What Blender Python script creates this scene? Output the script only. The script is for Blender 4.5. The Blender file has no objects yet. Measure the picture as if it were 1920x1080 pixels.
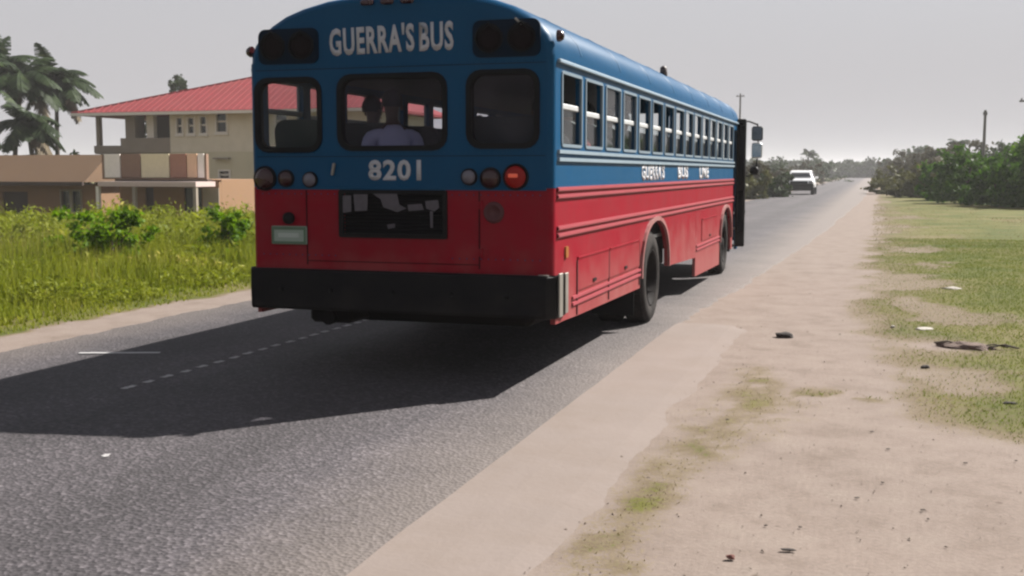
import bpy, bmesh, math, random
import numpy as np
from mathutils import Vector, Matrix, noise
from mathutils.geometry import tessellate_polygon

random.seed(7); rng = np.random.default_rng(7)
scene = bpy.context.scene
COL = scene.collection
PI = math.pi

# ------------------------------------------------------------------ camera
F, CAM_H, HORIZON, VAN_X = 2096.0, 1.70, 322.0, 1640.0
PITCH = math.atan((540 - HORIZON) / F)
YAW = math.atan((VAN_X - 960) * math.cos(PITCH) / F)
cam_data = bpy.data.cameras.new('camera')
cam = bpy.data.objects.new('camera', cam_data); COL.objects.link(cam)
cam.location = (0, 0, CAM_H)
cam.rotation_euler = (PI / 2 - PITCH, 0, YAW)
cam_data.sensor_width = 36; cam_data.lens = F / 1920 * 36
cam_data.clip_start = 0.1; cam_data.clip_end = 6000
cam_data.dof.use_dof = False
scene.camera = cam

# ------------------------------------------------------------------ light
SUN = Vector((0.67, 0.85, 1.0)).normalized()          # towards the sun
SUN_EL = math.asin(SUN.z); SUN_AZ = math.atan2(SUN.x, SUN.y)
world = bpy.data.worlds.new('World'); scene.world = world; world.use_nodes = True
wn = world.node_tree; wn.nodes.clear()
wo = wn.nodes.new('ShaderNodeOutputWorld'); wb = wn.nodes.new('ShaderNodeBackground')
sk = wn.nodes.new('ShaderNodeTexSky'); sk.sky_type = 'NISHITA'; sk.sun_disc = False
sk.sun_elevation = SUN_EL; sk.sun_rotation = SUN_AZ
sk.air_density = 1.0; sk.dust_density = 0.5; sk.ozone_density = 1.0
hs = wn.nodes.new('ShaderNodeHueSaturation'); hs.inputs['Saturation'].default_value = 0.42
wn.links.new(sk.outputs[0], hs.inputs['Color'])
veil = wn.nodes.new('ShaderNodeMix'); veil.data_type = 'RGBA'; veil.inputs[0].default_value = 0.83     # thin even veil of high cloud
veil.inputs[7].default_value = (3.95, 3.84, 3.98, 1)
# haze thickens towards the horizon as 1/sin(elevation): 1 - exp(-k / sin)
gtc = wn.nodes.new('ShaderNodeTexCoord'); gsp = wn.nodes.new('ShaderNodeSeparateXYZ'); wn.links.new(gtc.outputs['Generated'], gsp.inputs[0])
def wmath(op, a, b=None):
    n = wn.nodes.new('ShaderNodeMath'); n.operation = op
    for i, v in enumerate((a, b)):
        if v is None: continue
        if isinstance(v, (int, float)): n.inputs[i].default_value = v
        else: wn.links.new(v, n.inputs[i])
    return n.outputs[0]
vf = wmath('SUBTRACT', 1.0, wmath('POWER', 2.71828, wmath('DIVIDE', -0.30, wmath('MAXIMUM', gsp.outputs[2], 0.02))))
wn.links.new(vf, veil.inputs[0])
wn.links.new(hs.outputs[0], veil.inputs[6]); wn.links.new(veil.outputs[2], wb.inputs['Color']); wb.inputs['Strength'].default_value = 0.05
wn.links.new(wb.outputs[0], wo.inputs[0])
sl = bpy.data.lights.new('sun', 'SUN'); sl.energy = 5.0; sl.angle = math.radians(0.6); sl.color = (1.0, 0.955, 0.89)
so = bpy.data.objects.new('sun', sl); COL.objects.link(so)
so.rotation_euler = SUN.to_track_quat('Z', 'Y').to_euler(); so.location = (20, 20, 40)
scene.view_settings.view_transform = 'Standard'; scene.view_settings.look = 'None'
scene.view_settings.gamma = 1.0; scene.view_settings.use_curve_mapping = False
scene.view_settings.exposure = 1.42
scene.render.engine = 'CYCLES'
scene.cycles.filter_width = 2.4
scene.cycles.volume_bounces = 1; scene.cycles.max_bounces = 8; scene.cycles.transparent_max_bounces = 24

# ------------------------------------------------------------------ pixel -> world helpers (planning of positions)
_fw = Vector((-math.sin(YAW) * math.cos(PITCH), math.cos(YAW) * math.cos(PITCH), -math.sin(PITCH)))
_r = Vector((math.cos(YAW), math.sin(YAW), 0)); _u = _r.cross(_fw)
def ray(px, py): return _fw * F + _r * (px - 960) - _u * (py - 540)
def at(px, py, Y):
    d = ray(px, py); k = Y / d.y
    return Vector((d.x * k, Y, CAM_H + d.z * k))
def ground_at(px, py, z=0):
    d = ray(px, py); k = (z - CAM_H) / d.z
    return Vector((d.x * k, d.y * k, z))
def pix(P):
    v = Vector(P) - Vector((0, 0, CAM_H)); w = v.dot(_fw)
    return 960 + F * v.dot(_r) / w, 540 - F * v.dot(_u) / w

# ------------------------------------------------------------------ materials
ALB = 0.52   # the photograph is exposed bright, so paints are kept at their true, darker values
def mat(name, color=(0.5, 0.5, 0.5), rough=0.6, metal=0.0, var=0.12, vscale=6.0, bump=0.0, bscale=60.0,
        spec=0.5, coat=0.0, dirt=None, dirt_amt=0.0, dirt_scale=3.0, emit=None, estr=0.0):
    color = [c * ALB for c in color]; dirt = [c * ALB for c in dirt] if dirt else None
    m = bpy.data.materials.new(name); m.use_nodes = True
    nt = m.node_tree; b = nt.nodes['Principled BSDF']
    tc = nt.nodes.new('ShaderNodeTexCoord')
    n = nt.nodes.new('ShaderNodeTexNoise'); n.inputs['Scale'].default_value = vscale; n.inputs['Detail'].default_value = 6
    nt.links.new(tc.outputs['Object'], n.inputs['Vector'])
    mx = nt.nodes.new('ShaderNodeMix'); mx.data_type = 'RGBA'
    mx.inputs[6].default_value = (*[c * (1 - var) for c in color], 1)
    mx.inputs[7].default_value = (*[min(1, c * (1 + var)) for c in color], 1)
    nt.links.new(n.outputs['Fac'], mx.inputs[0])
    out = mx.outputs[2]
    if dirt:
        n2 = nt.nodes.new('ShaderNodeTexNoise'); n2.inputs['Scale'].default_value = dirt_scale; n2.inputs['Detail'].default_value = 8
        n2.inputs['Roughness'].default_value = 0.7
        nt.links.new(tc.outputs['Object'], n2.inputs['Vector'])
        r = nt.nodes.new('ShaderNodeMapRange'); r.inputs[1].default_value = 0.42; r.inputs[2].default_value = 0.72
        r.inputs[3].default_value = 0; r.inputs[4].default_value = dirt_amt
        nt.links.new(n2.outputs['Fac'], r.inputs[0])
        m2 = nt.nodes.new('ShaderNodeMix'); m2.data_type = 'RGBA'
        nt.links.new(r.outputs[0], m2.inputs[0]); nt.links.new(out, m2.inputs[6]); m2.inputs[7].default_value = (*dirt, 1)
        out = m2.outputs[2]
    nt.links.new(out, b.inputs['Base Color'])
    rr = nt.nodes.new('ShaderNodeMapRange'); rr.inputs[3].default_value = max(0.02, rough - 0.08); rr.inputs[4].default_value = min(1, rough + 0.1)
    nt.links.new(n.outputs['Fac'], rr.inputs[0]); nt.links.new(rr.outputs[0], b.inputs['Roughness'])
    b.inputs['Metallic'].default_value = metal; b.inputs['Specular IOR Level'].default_value = spec
    b.inputs['Coat Weight'].default_value = coat; b.inputs['Coat Roughness'].default_value = 0.15
    if bump:
        n3 = nt.nodes.new('ShaderNodeTexNoise'); n3.inputs['Scale'].default_value = bscale; n3.inputs['Detail'].default_value = 5
        nt.links.new(tc.outputs['Object'], n3.inputs['Vector'])
        bp = nt.nodes.new('ShaderNodeBump'); bp.inputs['Strength'].default_value = bump; bp.inputs['Distance'].default_value = 0.02
        nt.links.new(n3.outputs['Fac'], bp.inputs['Height']); nt.links.new(bp.outputs[0], b.inputs['Normal'])
    if emit:
        b.inputs['Emission Color'].default_value = (*emit, 1); b.inputs['Emission Strength'].default_value = estr
    return m

def add_dust(m, z0, z1, col, amt):
    nt = m.node_tree; b = nt.nodes['Principled BSDF']; src = b.inputs['Base Color'].links[0].from_socket
    tc = nt.nodes.new('ShaderNodeTexCoord'); sp = nt.nodes.new('ShaderNodeSeparateXYZ'); nt.links.new(tc.outputs['Object'], sp.inputs[0])
    nz = nt.nodes.new('ShaderNodeTexNoise'); nz.inputs['Scale'].default_value = 3.0; nz.inputs['Detail'].default_value = 8; nt.links.new(tc.outputs['Object'], nz.inputs['Vector'])
    ma = nt.nodes.new('ShaderNodeMath'); ma.operation = 'MULTIPLY_ADD'; ma.inputs[1].default_value = 0.9; nt.links.new(nz.outputs['Fac'], ma.inputs[0]); nt.links.new(sp.outputs[2], ma.inputs[2])
    mr = nt.nodes.new('ShaderNodeMapRange'); mr.inputs[1].default_value = z0 + .45; mr.inputs[2].default_value = z1 + .45; mr.inputs[3].default_value = amt; mr.inputs[4].default_value = 0.0; nt.links.new(ma.outputs[0], mr.inputs[0])
    mx = nt.nodes.new('ShaderNodeMix'); mx.data_type = 'RGBA'; nt.links.new(mr.outputs[0], mx.inputs[0]); nt.links.new(src, mx.inputs[6]); mx.inputs[7].default_value = (*col, 1)
    nt.links.new(mx.outputs[2], b.inputs['Base Color'])
def leaf_mat(name, a, b_, c=None, trans=0.35, rough=0.6):
    m = bpy.data.materials.new(name); m.use_nodes = True
    k_ = 0.62; a = [v * k_ for v in a]; b_ = [v * k_ for v in b_]; c = [v * k_ for v in c] if c else None
    nt = m.node_tree; nt.nodes.clear()
    o = nt.nodes.new('ShaderNodeOutputMaterial'); g = nt.nodes.new('ShaderNodeNewGeometry')
    cr = nt.nodes.new('ShaderNodeValToRGB'); e = cr.color_ramp.elements
    e[0].color = (*a, 1); e[0].position = 0.0; e[1].color = (*b_, 1); e[1].position = 0.8 if c else 1.0
    if c:
        x = e.new(1.0); x.color = (*c, 1)
    nz = nt.nodes.new('ShaderNodeTexNoise'); nz.inputs['Scale'].default_value = 0.9; nz.inputs['Detail'].default_value = 3
    nt.links.new(g.outputs['Position'], nz.inputs['Vector'])
    ma = nt.nodes.new('ShaderNodeMath'); ma.operation = 'MULTIPLY_ADD'; ma.inputs[1].default_value = 0.55
    nt.links.new(g.outputs['Random Per Island'], ma.inputs[0])
    mm = nt.nodes.new('ShaderNodeMapRange'); mm.inputs[1].default_value = 0.3; mm.inputs[2].default_value = 0.7; mm.inputs[3].default_value = -0.05; mm.inputs[4].default_value = 0.5
    nt.links.new(nz.outputs['Fac'], mm.inputs[0]); nt.links.new(mm.outputs[0], ma.inputs[2])
    nt.links.new(ma.outputs[0], cr.inputs[0])
    p = nt.nodes.new('ShaderNodeBsdfPrincipled'); p.inputs['Roughness'].default_value = rough; p.inputs['Specular IOR Level'].default_value = 0.12
    t = nt.nodes.new('ShaderNodeBsdfTranslucent')
    nt.links.new(cr.outputs[0], p.inputs['Base Color']); nt.links.new(cr.outputs[0], t.inputs['Color'])
    mix = nt.nodes.new('ShaderNodeMixShader'); mix.inputs[0].default_value = trans
    nt.links.new(p.outputs[0], mix.inputs[1]); nt.links.new(t.outputs[0], mix.inputs[2]); nt.links.new(mix.outputs[0], o.inputs[0])
    return m

def glass_mat(name, tint=(0.75, 0.8, 0.8), film=0.04, film_col=(0.5, 0.5, 0.5)):
    m = bpy.data.materials.new(name); m.use_nodes = True
    nt = m.node_tree; nt.nodes.clear()
    o = nt.nodes.new('ShaderNodeOutputMaterial')
    t = nt.nodes.new('ShaderNodeBsdfTransparent'); t.inputs[0].default_value = (*tint, 1)
    g = nt.nodes.new('ShaderNodeBsdfGlossy'); g.inputs['Roughness'].default_value = 0.03
    lw = nt.nodes.new('ShaderNodeFresnel'); lw.inputs['IOR'].default_value = 1.25
    mx = nt.nodes.new('ShaderNodeMixShader')
    gg = nt.nodes.new('ShaderNodeNewGeometry'); iv = nt.nodes.new('ShaderNodeMath'); iv.operation = 'SUBTRACT'; iv.inputs[0].default_value = 1.0
    nt.links.new(gg.outputs['Backfacing'], iv.inputs[1]); pr_ = nt.nodes.new('ShaderNodeMath'); pr_.operation = 'MULTIPLY'; nt.links.new(lw.outputs[0], pr_.inputs[0]); nt.links.new(iv.outputs[0], pr_.inputs[1])
    nt.links.new(pr_.outputs[0], mx.inputs[0]); nt.links.new(t.outputs[0], mx.inputs[1]); nt.links.new(g.outputs[0], mx.inputs[2])
    d = nt.nodes.new('ShaderNodeBsdfDiffuse'); d.inputs[0].default_value = (*film_col, 1)
    tc = nt.nodes.new('ShaderNodeTexCoord'); nz = nt.nodes.new('ShaderNodeTexNoise'); nz.inputs['Scale'].default_value = 3.0; nz.inputs['Detail'].default_value = 6
    nt.links.new(tc.outputs['Object'], nz.inputs['Vector'])
    mr = nt.nodes.new('ShaderNodeMapRange'); mr.inputs[1].default_value = 0.35; mr.inputs[2].default_value = 0.75; mr.inputs[3].default_value = film * 0.3; mr.inputs[4].default_value = film * 2
    nt.links.new(nz.outputs['Fac'], mr.inputs[0])
    m2 = nt.nodes.new('ShaderNodeMixShader'); nt.links.new(mr.outputs[0], m2.inputs[0])
    nt.links.new(mx.outputs[0], m2.inputs[1]); nt.links.new(d.outputs[0], m2.inputs[2])
    nt.links.new(m2.outputs[0], o.inputs[0])
    return m

# ------------------------------------------------------------------ object helpers
def link(name, me, material=None, parent=None, **props):
    o = bpy.data.objects.new(name, me); COL.objects.link(o)
    if material is not None and me is not None and len(me.materials) == 0: me.materials.append(material)
    if parent is not None: o.parent = parent
    for k, v in props.items(): o[k] = v
    return o
def thing(name, label, cat, loc=(0, 0, 0), rz=0.0, group=None):
    o = link(name, None); o.location = loc; o.rotation_euler = (0, 0, rz); o['label'] = label; o['category'] = cat
    if group: o['group'] = group
    o.empty_display_size = 0.2
    return o
def dup(root, loc, rz, label, group=None, scale=None):
    r = root.copy(); COL.objects.link(r); r.location = loc; r.rotation_euler = (0, 0, rz); r['label'] = label
    if group: r['group'] = group
    if scale: r.scale = scale
    for ch in list(root.children):
        c = ch.copy(); COL.objects.link(c); c.parent = r
        for g in ch.children:
            d = g.copy(); COL.objects.link(d); d.parent = c
    return r

class MB:
    def __init__(s): s.v = []; s.f = []; s.sm = []
    def add(s, vs, fs, smooth=False):
        k = len(s.v); s.v += [tuple(v) for v in vs]
        for f in fs: s.f.append([i + k for i in f]); s.sm.append(smooth)
        return s
    def box(s, c, d, rot=None, bev=0.0):
        x, y, z = d[0] / 2, d[1] / 2, d[2] / 2
        if bev:
            b = min(bev, x * .9, y * .9, z * .9)
            vs = []; ring = [(-x + b, -y), (x - b, -y), (x, -y + b), (x, y - b), (x - b, y), (-x + b, y), (-x, y - b), (-x, -y + b)]
            rin = [(-x + b, -y + b)] * 0 + [(-x + b * 1.3, -y + b), (x - b * 1.3, -y + b), (x - b, -y + b * 1.3), (x - b, y - b * 1.3), (x - b * 1.3, y - b), (-x + b * 1.3, y - b), (-x + b, y - b * 1.3), (-x + b, -y + b * 1.3)]
            for rr, zz in ((rin, -z), (ring, -z + b), (ring, z - b), (rin, z)): vs += [(p[0], p[1], zz) for p in rr]
            fs = [list(range(7, -1, -1)), list(range(24, 32))]
            for l in range(3):
                for i in range(8): fs.append([l * 8 + i, l * 8 + (i + 1) % 8, l * 8 + 8 + (i + 1) % 8, l * 8 + 8 + i])
        else:
            vs = [(-x, -y, -z), (x, -y, -z), (x, y, -z), (-x, y, -z), (-x, -y, z), (x, -y, z), (x, y, z), (-x, y, z)]
            fs = [(0, 3, 2, 1), (4, 5, 6, 7), (0, 1, 5, 4), (1, 2, 6, 5), (2, 3, 7, 6), (3, 0, 4, 7)]
        R = rot if rot is not None else Matrix.Identity(3)
        return s.add([R @ Vector(v) + Vector(c) for v in vs], fs)
    def bb(s, x0, x1, y0, y1, z0, z1, bev=0.0):
        return s.box(((x0 + x1) / 2, (y0 + y1) / 2, (z0 + z1) / 2), (abs(x1 - x0), abs(y1 - y0), abs(z1 - z0)), None, bev)
    def tube(s, pts, r, n=8, caps=True):
        pts = [Vector(p) for p in pts]; rs = r if isinstance(r, (list, tuple)) else [r] * len(pts)
        vs = []; prev = None
        for i, p in enumerate(pts):
            t = (pts[min(i + 1, len(pts) - 1)] - pts[max(i - 1, 0)]).normalized()
            a = prev if prev is not None else (Vector((0, 0, 1)) if abs(t.z) < 0.9 else Vector((1, 0, 0)))
            u = t.cross(a).normalized(); w = u.cross(t).normalized(); prev = w
            for k in range(n):
                an = 2 * PI * k / n; vs.append(p + (u * math.cos(an) + w * math.sin(an)) * rs[i])
        fs = []
        for i in range(len(pts) - 1):
            for k in range(n): fs.append([i * n + k, i * n + (k + 1) % n, (i + 1) * n + (k + 1) % n, (i + 1) * n + k])
        s.add(vs, fs, True)
        if caps:
            s.add([vs[k] for k in range(n)], [list(range(n - 1, -1, -1))]); s.add(vs[-n:], [list(range(n))])
        return s
    def lathe(s, prof, axis='Z', c=(0, 0, 0), n=24, smooth=True, caps=True):
        vs = []
        for r, h in prof:
            for k in range(n):
                a = 2 * PI * k / n; p, q = r * math.cos(a), r * math.sin(a)
                vs.append(Vector({'Z': (p, q, h), 'X': (h, p, q), 'Y': (q, h, p)}[axis]) + Vector(c))
        fs = []
        for i in range(len(prof) - 1):
            for k in range(n): fs.append([i * n + k, i * n + (k + 1) % n, (i + 1) * n + (k + 1) % n, (i + 1) * n + k])
        s.add(vs, fs, smooth)
        if not caps: return s
        if prof[0][0] > 1e-6: s.add(vs[:n], [list(range(n - 1, -1, -1))])
        if prof[-1][0] > 1e-6: s.add(vs[-n:], [list(range(n))])
        return s
    def plate(s, outer, holes, t, fn):
        loops = [outer] + list(holes)
        flat = [p for l in loops for p in l]
        tris = tessellate_polygon([[Vector((p[0], p[1], 0)) for p in l] for l in loops])
        N = len(flat)
        vs = [fn(p[0], p[1], 0) for p in flat] + [fn(p[0], p[1], t) for p in flat]
        fs = [list(x) for x in tris] + [[i + N for i in reversed(x)] for x in tris]
        s.add(vs, fs)
        k = 0
        for l in loops:
            n = len(l)
            a = vs[k:k + n] + vs[N + k:N + k + n]
            s.add(a, [[i, (i + 1) % n, n + (i + 1) % n, n + i] for i in range(n)])
            k += n
        return s
    def build(s, name, material, parent=None, recalc=True, **props):
        me = bpy.data.meshes.new(name); me.from_pydata(s.v, [], s.f)
        me.polygons.foreach_set('use_smooth', s.sm); me.materials.append(material)
        if recalc:
            bm = bmesh.new(); bm.from_mesh(me); bmesh.ops.recalc_face_normals(bm, faces=bm.faces); bm.to_mesh(me); bm.free()
        me.update()
        return link(name, me, None, parent, **props)

def np_mesh(name, V, Fc, smooth=False):
    """V (n,3), Fc (m,k) arrays -> mesh, fast"""
    me = bpy.data.meshes.new(name); n, k = Fc.shape
    me.vertices.add(len(V)); me.vertices.foreach_set('co', np.ascontiguousarray(V, dtype=np.float32).ravel())
    me.loops.add(n * k); me.loops.foreach_set('vertex_index', np.ascontiguousarray(Fc, dtype=np.int32).ravel())
    me.polygons.add(n); me.polygons.foreach_set('loop_start', np.arange(0, n * k, k, dtype=np.int32))
    try: me.polygons.foreach_set('loop_total', np.full(n, k, dtype=np.int32))
    except Exception: pass
    me.polygons.foreach_set('use_smooth', np.full(n, smooth))
    me.update(calc_edges=True)
    return me

def rrect(x0, x1, y0, y1, r, n=4):
    out = []
    for cx, cy, a0 in ((x1 - r, y1 - r, 0), (x0 + r, y1 - r, 90), (x0 + r, y0 + r, 180), (x1 - r, y0 + r, 270)):
        for i in range(n + 1):
            a = math.radians(a0 + 90 * i / n); out.append((cx + r * math.cos(a), cy + r * math.sin(a)))
    return out
def rect(x0, x1, y0, y1): return [(x0, y0), (x1, y0), (x1, y1), (x0, y1)]

def text_mesh(body, w, h, depth=0.006, bold=0.02):
    cu = bpy.data.curves.new('t', 'FONT'); cu.body = body; cu.size = 1.0; cu.extrude = 0.0; cu.offset = bold; cu.resolution_u = 3
    cu.space_character = 1.12
    o = bpy.data.objects.new('t', cu); COL.objects.link(o); bpy.context.view_layer.update()
    me = bpy.data.meshes.new_from_object(o.evaluated_get(bpy.context.evaluated_depsgraph_get()))
    bpy.data.objects.remove(o)
    n = len(me.vertices); co = np.empty(n * 3, dtype=np.float32); me.vertices.foreach_get('co', co); co = co.reshape(-1, 3)
    lo, hi = co.min(0), co.max(0)
    co[:, 0] = (co[:, 0] - lo[0]) / (hi[0] - lo[0]) * w; co[:, 1] = (co[:, 1] - lo[1]) / (hi[1] - lo[1]) * h; co[:, 2] = 0
    me.vertices.foreach_set('co', co.ravel())
    bm = bmesh.new(); bm.from_mesh(me)
    bmesh.ops.remove_doubles(bm, verts=bm.verts, dist=1e-5)
    r = bmesh.ops.extrude_face_region(bm, geom=bm.faces[:])
    bmesh.ops.translate(bm, verts=[v for v in r['geom'] if isinstance(v, bmesh.types.BMVert)], vec=(0, 0, depth))
    bmesh.ops.recalc_face_normals(bm, faces=bm.faces)
    bm.to_mesh(me); bm.free(); me.materials.clear()
    return me

# ------------------------------------------------------------------ vegetation generators (numpy)
def rand_dirs(n):
    d = rng.normal(size=(n, 3)); return d / np.linalg.norm(d, axis=1, keepdims=True)
def leaves(P, size, aspect=0.5, up=0.0, drop=None):
    """leaf quads (4 verts diamond) at points P"""
    n = len(P); size = np.broadcast_to(size, (n,))[:, None]
    a = rand_dirs(n); a[:, 2] += up; a /= np.linalg.norm(a, axis=1, keepdims=True)
    b = np.cross(a, rand_dirs(n)); b /= np.linalg.norm(b, axis=1, keepdims=True) + 1e-9
    L = a * size * 0.5; W = b * size * 0.5 * aspect
    V = np.stack([P - L, P + W, P + L, P - W], 1).reshape(-1, 3)
    Fc = np.arange(4 * n).reshape(n, 4)
    return V, Fc
def blades(P, h, w, lean=0.35):
    n = len(P); h = np.broadcast_to(h, (n,)); w = np.broadcast_to(w, (n,))
    an = rng.uniform(0, 2 * PI, n); la = rng.uniform(0, 2 * PI, n); lm = np.abs(rng.normal(0, lean, n)) * h
    dx = np.stack([np.cos(an), np.sin(an), np.zeros(n)], 1) * (w / 2)[:, None]
    off = np.stack([np.cos(la) * lm, np.sin(la) * lm, h], 1)
    V = np.stack([P - dx, P + dx, P + off], 1).reshape(-1, 3)
    return V, np.arange(3 * n).reshape(n, 3)
def crown_points(blobs, n, shell=0.55):
    """points spread through ellipsoid blobs, denser to the outside, broken by clumps"""
    w = np.array([b[3] * b[4] * b[5] for b in blobs]) ** 0.67; w /= w.sum()
    out = []
    for b, k in zip(blobs, (w * n).astype(int)):
        nc = max(6, k // 45)
        cd = rand_dirs(nc); cr = rng.uniform(shell, 1.0, nc)[:, None]; cc = cd * cr
        idx = rng.integers(0, nc, k)
        p = cc[idx] + rng.normal(0, 0.13, (k, 3))
        out.append(p * np.array([b[3], b[4], b[5]]) + np.array([b[0], b[1], b[2]]))
    return np.concatenate(out)

bark = mat('bark', (0.11, 0.085, 0.06), 0.9, var=0.35, vscale=14, bump=0.6, bscale=30)
L_TREE = leaf_mat('leaf_dark_tree', (0.015, 0.03, 0.008), (0.05, 0.085, 0.02), (0.10, 0.13, 0.035), 0.25)
L_HEDGE = leaf_mat('leaf_hedge', (0.02, 0.06, 0.004), (0.09, 0.20, 0.014), (0.20, 0.32, 0.03), 0.4)
L_DRY = leaf_mat('leaf_dry_scrub', (0.06, 0.05, 0.03), (0.11, 0.10, 0.05), (0.17, 0.15, 0.08), 0.25)
L_WEED = leaf_mat('leaf_weed', (0.14, 0.19, 0.010), (0.33, 0.36, 0.03), (0.60, 0.52, 0.13), 0.45)
L_BUSH = leaf_mat('leaf_roadside_bush', (0.06, 0.15, 0.004), (0.22, 0.38, 0.010), (0.40, 0.52, 0.03), 0.45)
L_OLIVE = leaf_mat('leaf_olive_scrub', (0.07, 0.075, 0.02), (0.14, 0.14, 0.04), (0.22, 0.20, 0.07), 0.3)
L_TAN = leaf_mat('blade_tan_lawn', (0.20, 0.17, 0.07), (0.30, 0.25, 0.11), (0.42, 0.36, 0.20), 0.3)
L_GRASS = leaf_mat('blade_dry_lawn', (0.10, 0.15, 0.012), (0.20, 0.24, 0.022), (0.36, 0.31, 0.09), 0.4)
L_PALM = leaf_mat('leaf_palm', (0.012, 0.025, 0.008), (0.04, 0.07, 0.018), (0.10, 0.13, 0.04), 0.2)
L_PALMDRY = leaf_mat('leaf_palm_dry', (0.12, 0.09, 0.05), (0.22, 0.17, 0.10), None, 0.2)

def tree(name, label, cat, loc, h, rad, nleaf=2500, lsize=0.35, lm=None, group=None, trunk=True, seed=0, flat=1.0, low=0.35):
    rd = random.Random(seed)
    t = thing(name, label, cat, loc, 0, group)
    blobs = []
    nb = rd.randint(5, 8)
    for i in range(nb):
        a = rd.uniform(0, 2 * PI); q = rd.uniform(0.15, 0.6) * rad
        z = h * rd.uniform(low + 0.12, 0.86)
        s = rad * rd.uniform(0.35, 0.6)
        blobs.append((math.cos(a) * q, math.sin(a) * q, z, s, s, s * 0.8 * flat))
    blobs.append((0, 0, h * 0.62, rad * 0.6, rad * 0.6, h * 0.3))
    if low <= 0.05:
        for i in range(5):
            a = 2 * PI * i / 5 + rd.random(); blobs.append((math.cos(a) * rad * .55, math.sin(a) * rad * .55, h * .22, rad * .5, rad * .5, h * .26))
    P = crown_points(blobs, nleaf)
    P[:, 2] = np.where(P[:, 2] < 0.06, 0.06 + rng.uniform(0, .2, len(P)), P[:, 2])
    V, Fc = leaves(P, rng.uniform(0.6, 1.4, len(P)) * lsize, 0.62)
    link('crown', np_mesh('crown', V, Fc), lm or L_TREE, t)
    if trunk:
        m = MB(); r0 = 0.035 * h
        m.tube([(0, 0, -0.3), (0.05 * rd.uniform(-1, 1) * h, 0, h * 0.25), (0, 0.04 * h, h * 0.5), (0, 0, h * 0.72)], [r0, r0 * 0.75, r0 * 0.5, r0 * 0.2], 8)
        for b in blobs[:5]:
            m.tube([(0, 0, h * 0.28), (b[0] * 0.5, b[1] * 0.5, (h * 0.28 + b[2]) / 2 + .1), (b[0], b[1], b[2])], [r0 * 0.5, r0 * 0.33, r0 * 0.1], 6)
        m.build('trunk', bark, t)
    return t

def palm(label, loc, h, lean=(0.8, 0.0), nf=16, fl=3.2, seed=0, group=None, droop=1.0, dry=3):
    rd = random.Random(seed)
    t = thing('palm_tree', label, 'palm', loc, 0, group)
    m = MB(); pts = []; rs = []
    for i in range(9):
        k = i / 8; pts.append((lean[0] * k ** 1.6, lean[1] * k ** 1.6, h * k - 0.3 * (1 - k))); rs.append(0.19 - 0.08 * k + (0.05 if i == 0 else 0))
    m.tube(pts, rs, 9)
    m.build('trunk', bark, t)
    top = Vector(pts[-1]); wind = Vector((0.9, 0.2, 0))
    for i in range(nf):
        a = 2 * PI * i / nf + rd.uniform(-0.2, 0.2); el = rd.uniform(-0.15, 1.15) if i >= dry else rd.uniform(-1.2, -0.6)
        L = fl * rd.uniform(0.8, 1.1)
        d = Vector((math.cos(a) * math.cos(el), math.sin(a) * math.cos(el), math.sin(el))) + wind * 0.35
        d.normalize(); p = top.copy(); spine = [p.copy()]
        for s in range(12):
            d = (d + Vector((0.02, 0, -0.11 * droop))).normalized(); p = p + d * L / 12; spine.append(p.copy())
        V = []; Fq = []
        for s in range(1, 13):
            for q in (0.0, 0.33, 0.66):
                b = spine[s - 1].lerp(spine[s], q); tdir = (spine[s] - spine[s - 1]).normalized()
                side = tdir.cross(Vector((0, 0, 1))); side = side.normalized() if side.length > 1e-3 else Vector((1, 0, 0))
                ll = 0.86 * L / 3.2 * math.sin(PI * min(1, (s + q) / 13.5) ** 0.7) + 0.12
                for sg in (-1, 1):
                    e = b + side * sg * ll * 0.8 + tdir * ll * 0.45 + Vector((0, 0, -ll * rd.uniform(0.25, 0.6)))
                    w = tdir * 0.085; k = len(V)
                    V += [b - w, b + w, e + w * .3, e - w * .3]; Fq.append((k, k + 1, k + 2, k + 3))
        mb = MB(); mb.add(V, Fq); mb.tube(spine, [0.035 * (1 - j / 14) for j in range(13)], 4)
        mb.build('frond', L_PALM if i >= dry else L_PALMDRY, t, recalc=False)
    return t

# ------------------------------------------------------------------ GROUND
def fbm(x, y, s=1.0, o=4, seed=0.0):
    return noise.fractal(Vector((x * s + seed, y * s - seed, seed * 0.37)), 1.0, 2.0, o)
def sm(a, b, x):
    t = min(1, max(0, (x - a) / (b - a))); return t * t * (3 - 2 * t)
def gz(x, y):
    z = -1.05 * sm(-9.6, -17.0, x)
    if x > -2: z += 0.012 * fbm(x, y, 0.8) * min(1, (x + 2)) 
    if x > 4: z += 0.05 * fbm(x, y, 0.15)
    return z
EDGE = [(3, 3.4), (5.5, 1.6), (7.2, 0.98), (7.7, 0.45), (8.7, -0.02), (9.6, 0.05), (10.6, 0.14), (11.4, 0.10), (12.2, -0.18), (13.3, -0.36), (16, -0.33), (18.8, -0.27), (22, -0.3), (30, -0.12), (65, 0.02), (150, 0.2), (2000, 0.6)]
def edge_x(y):
    for (y0, a), (y1, b) in zip(EDGE, EDGE[1:]):
        if y <= y1: return a + (b - a) * (y - y0) / (y1 - y0)
    return 0.6
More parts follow.
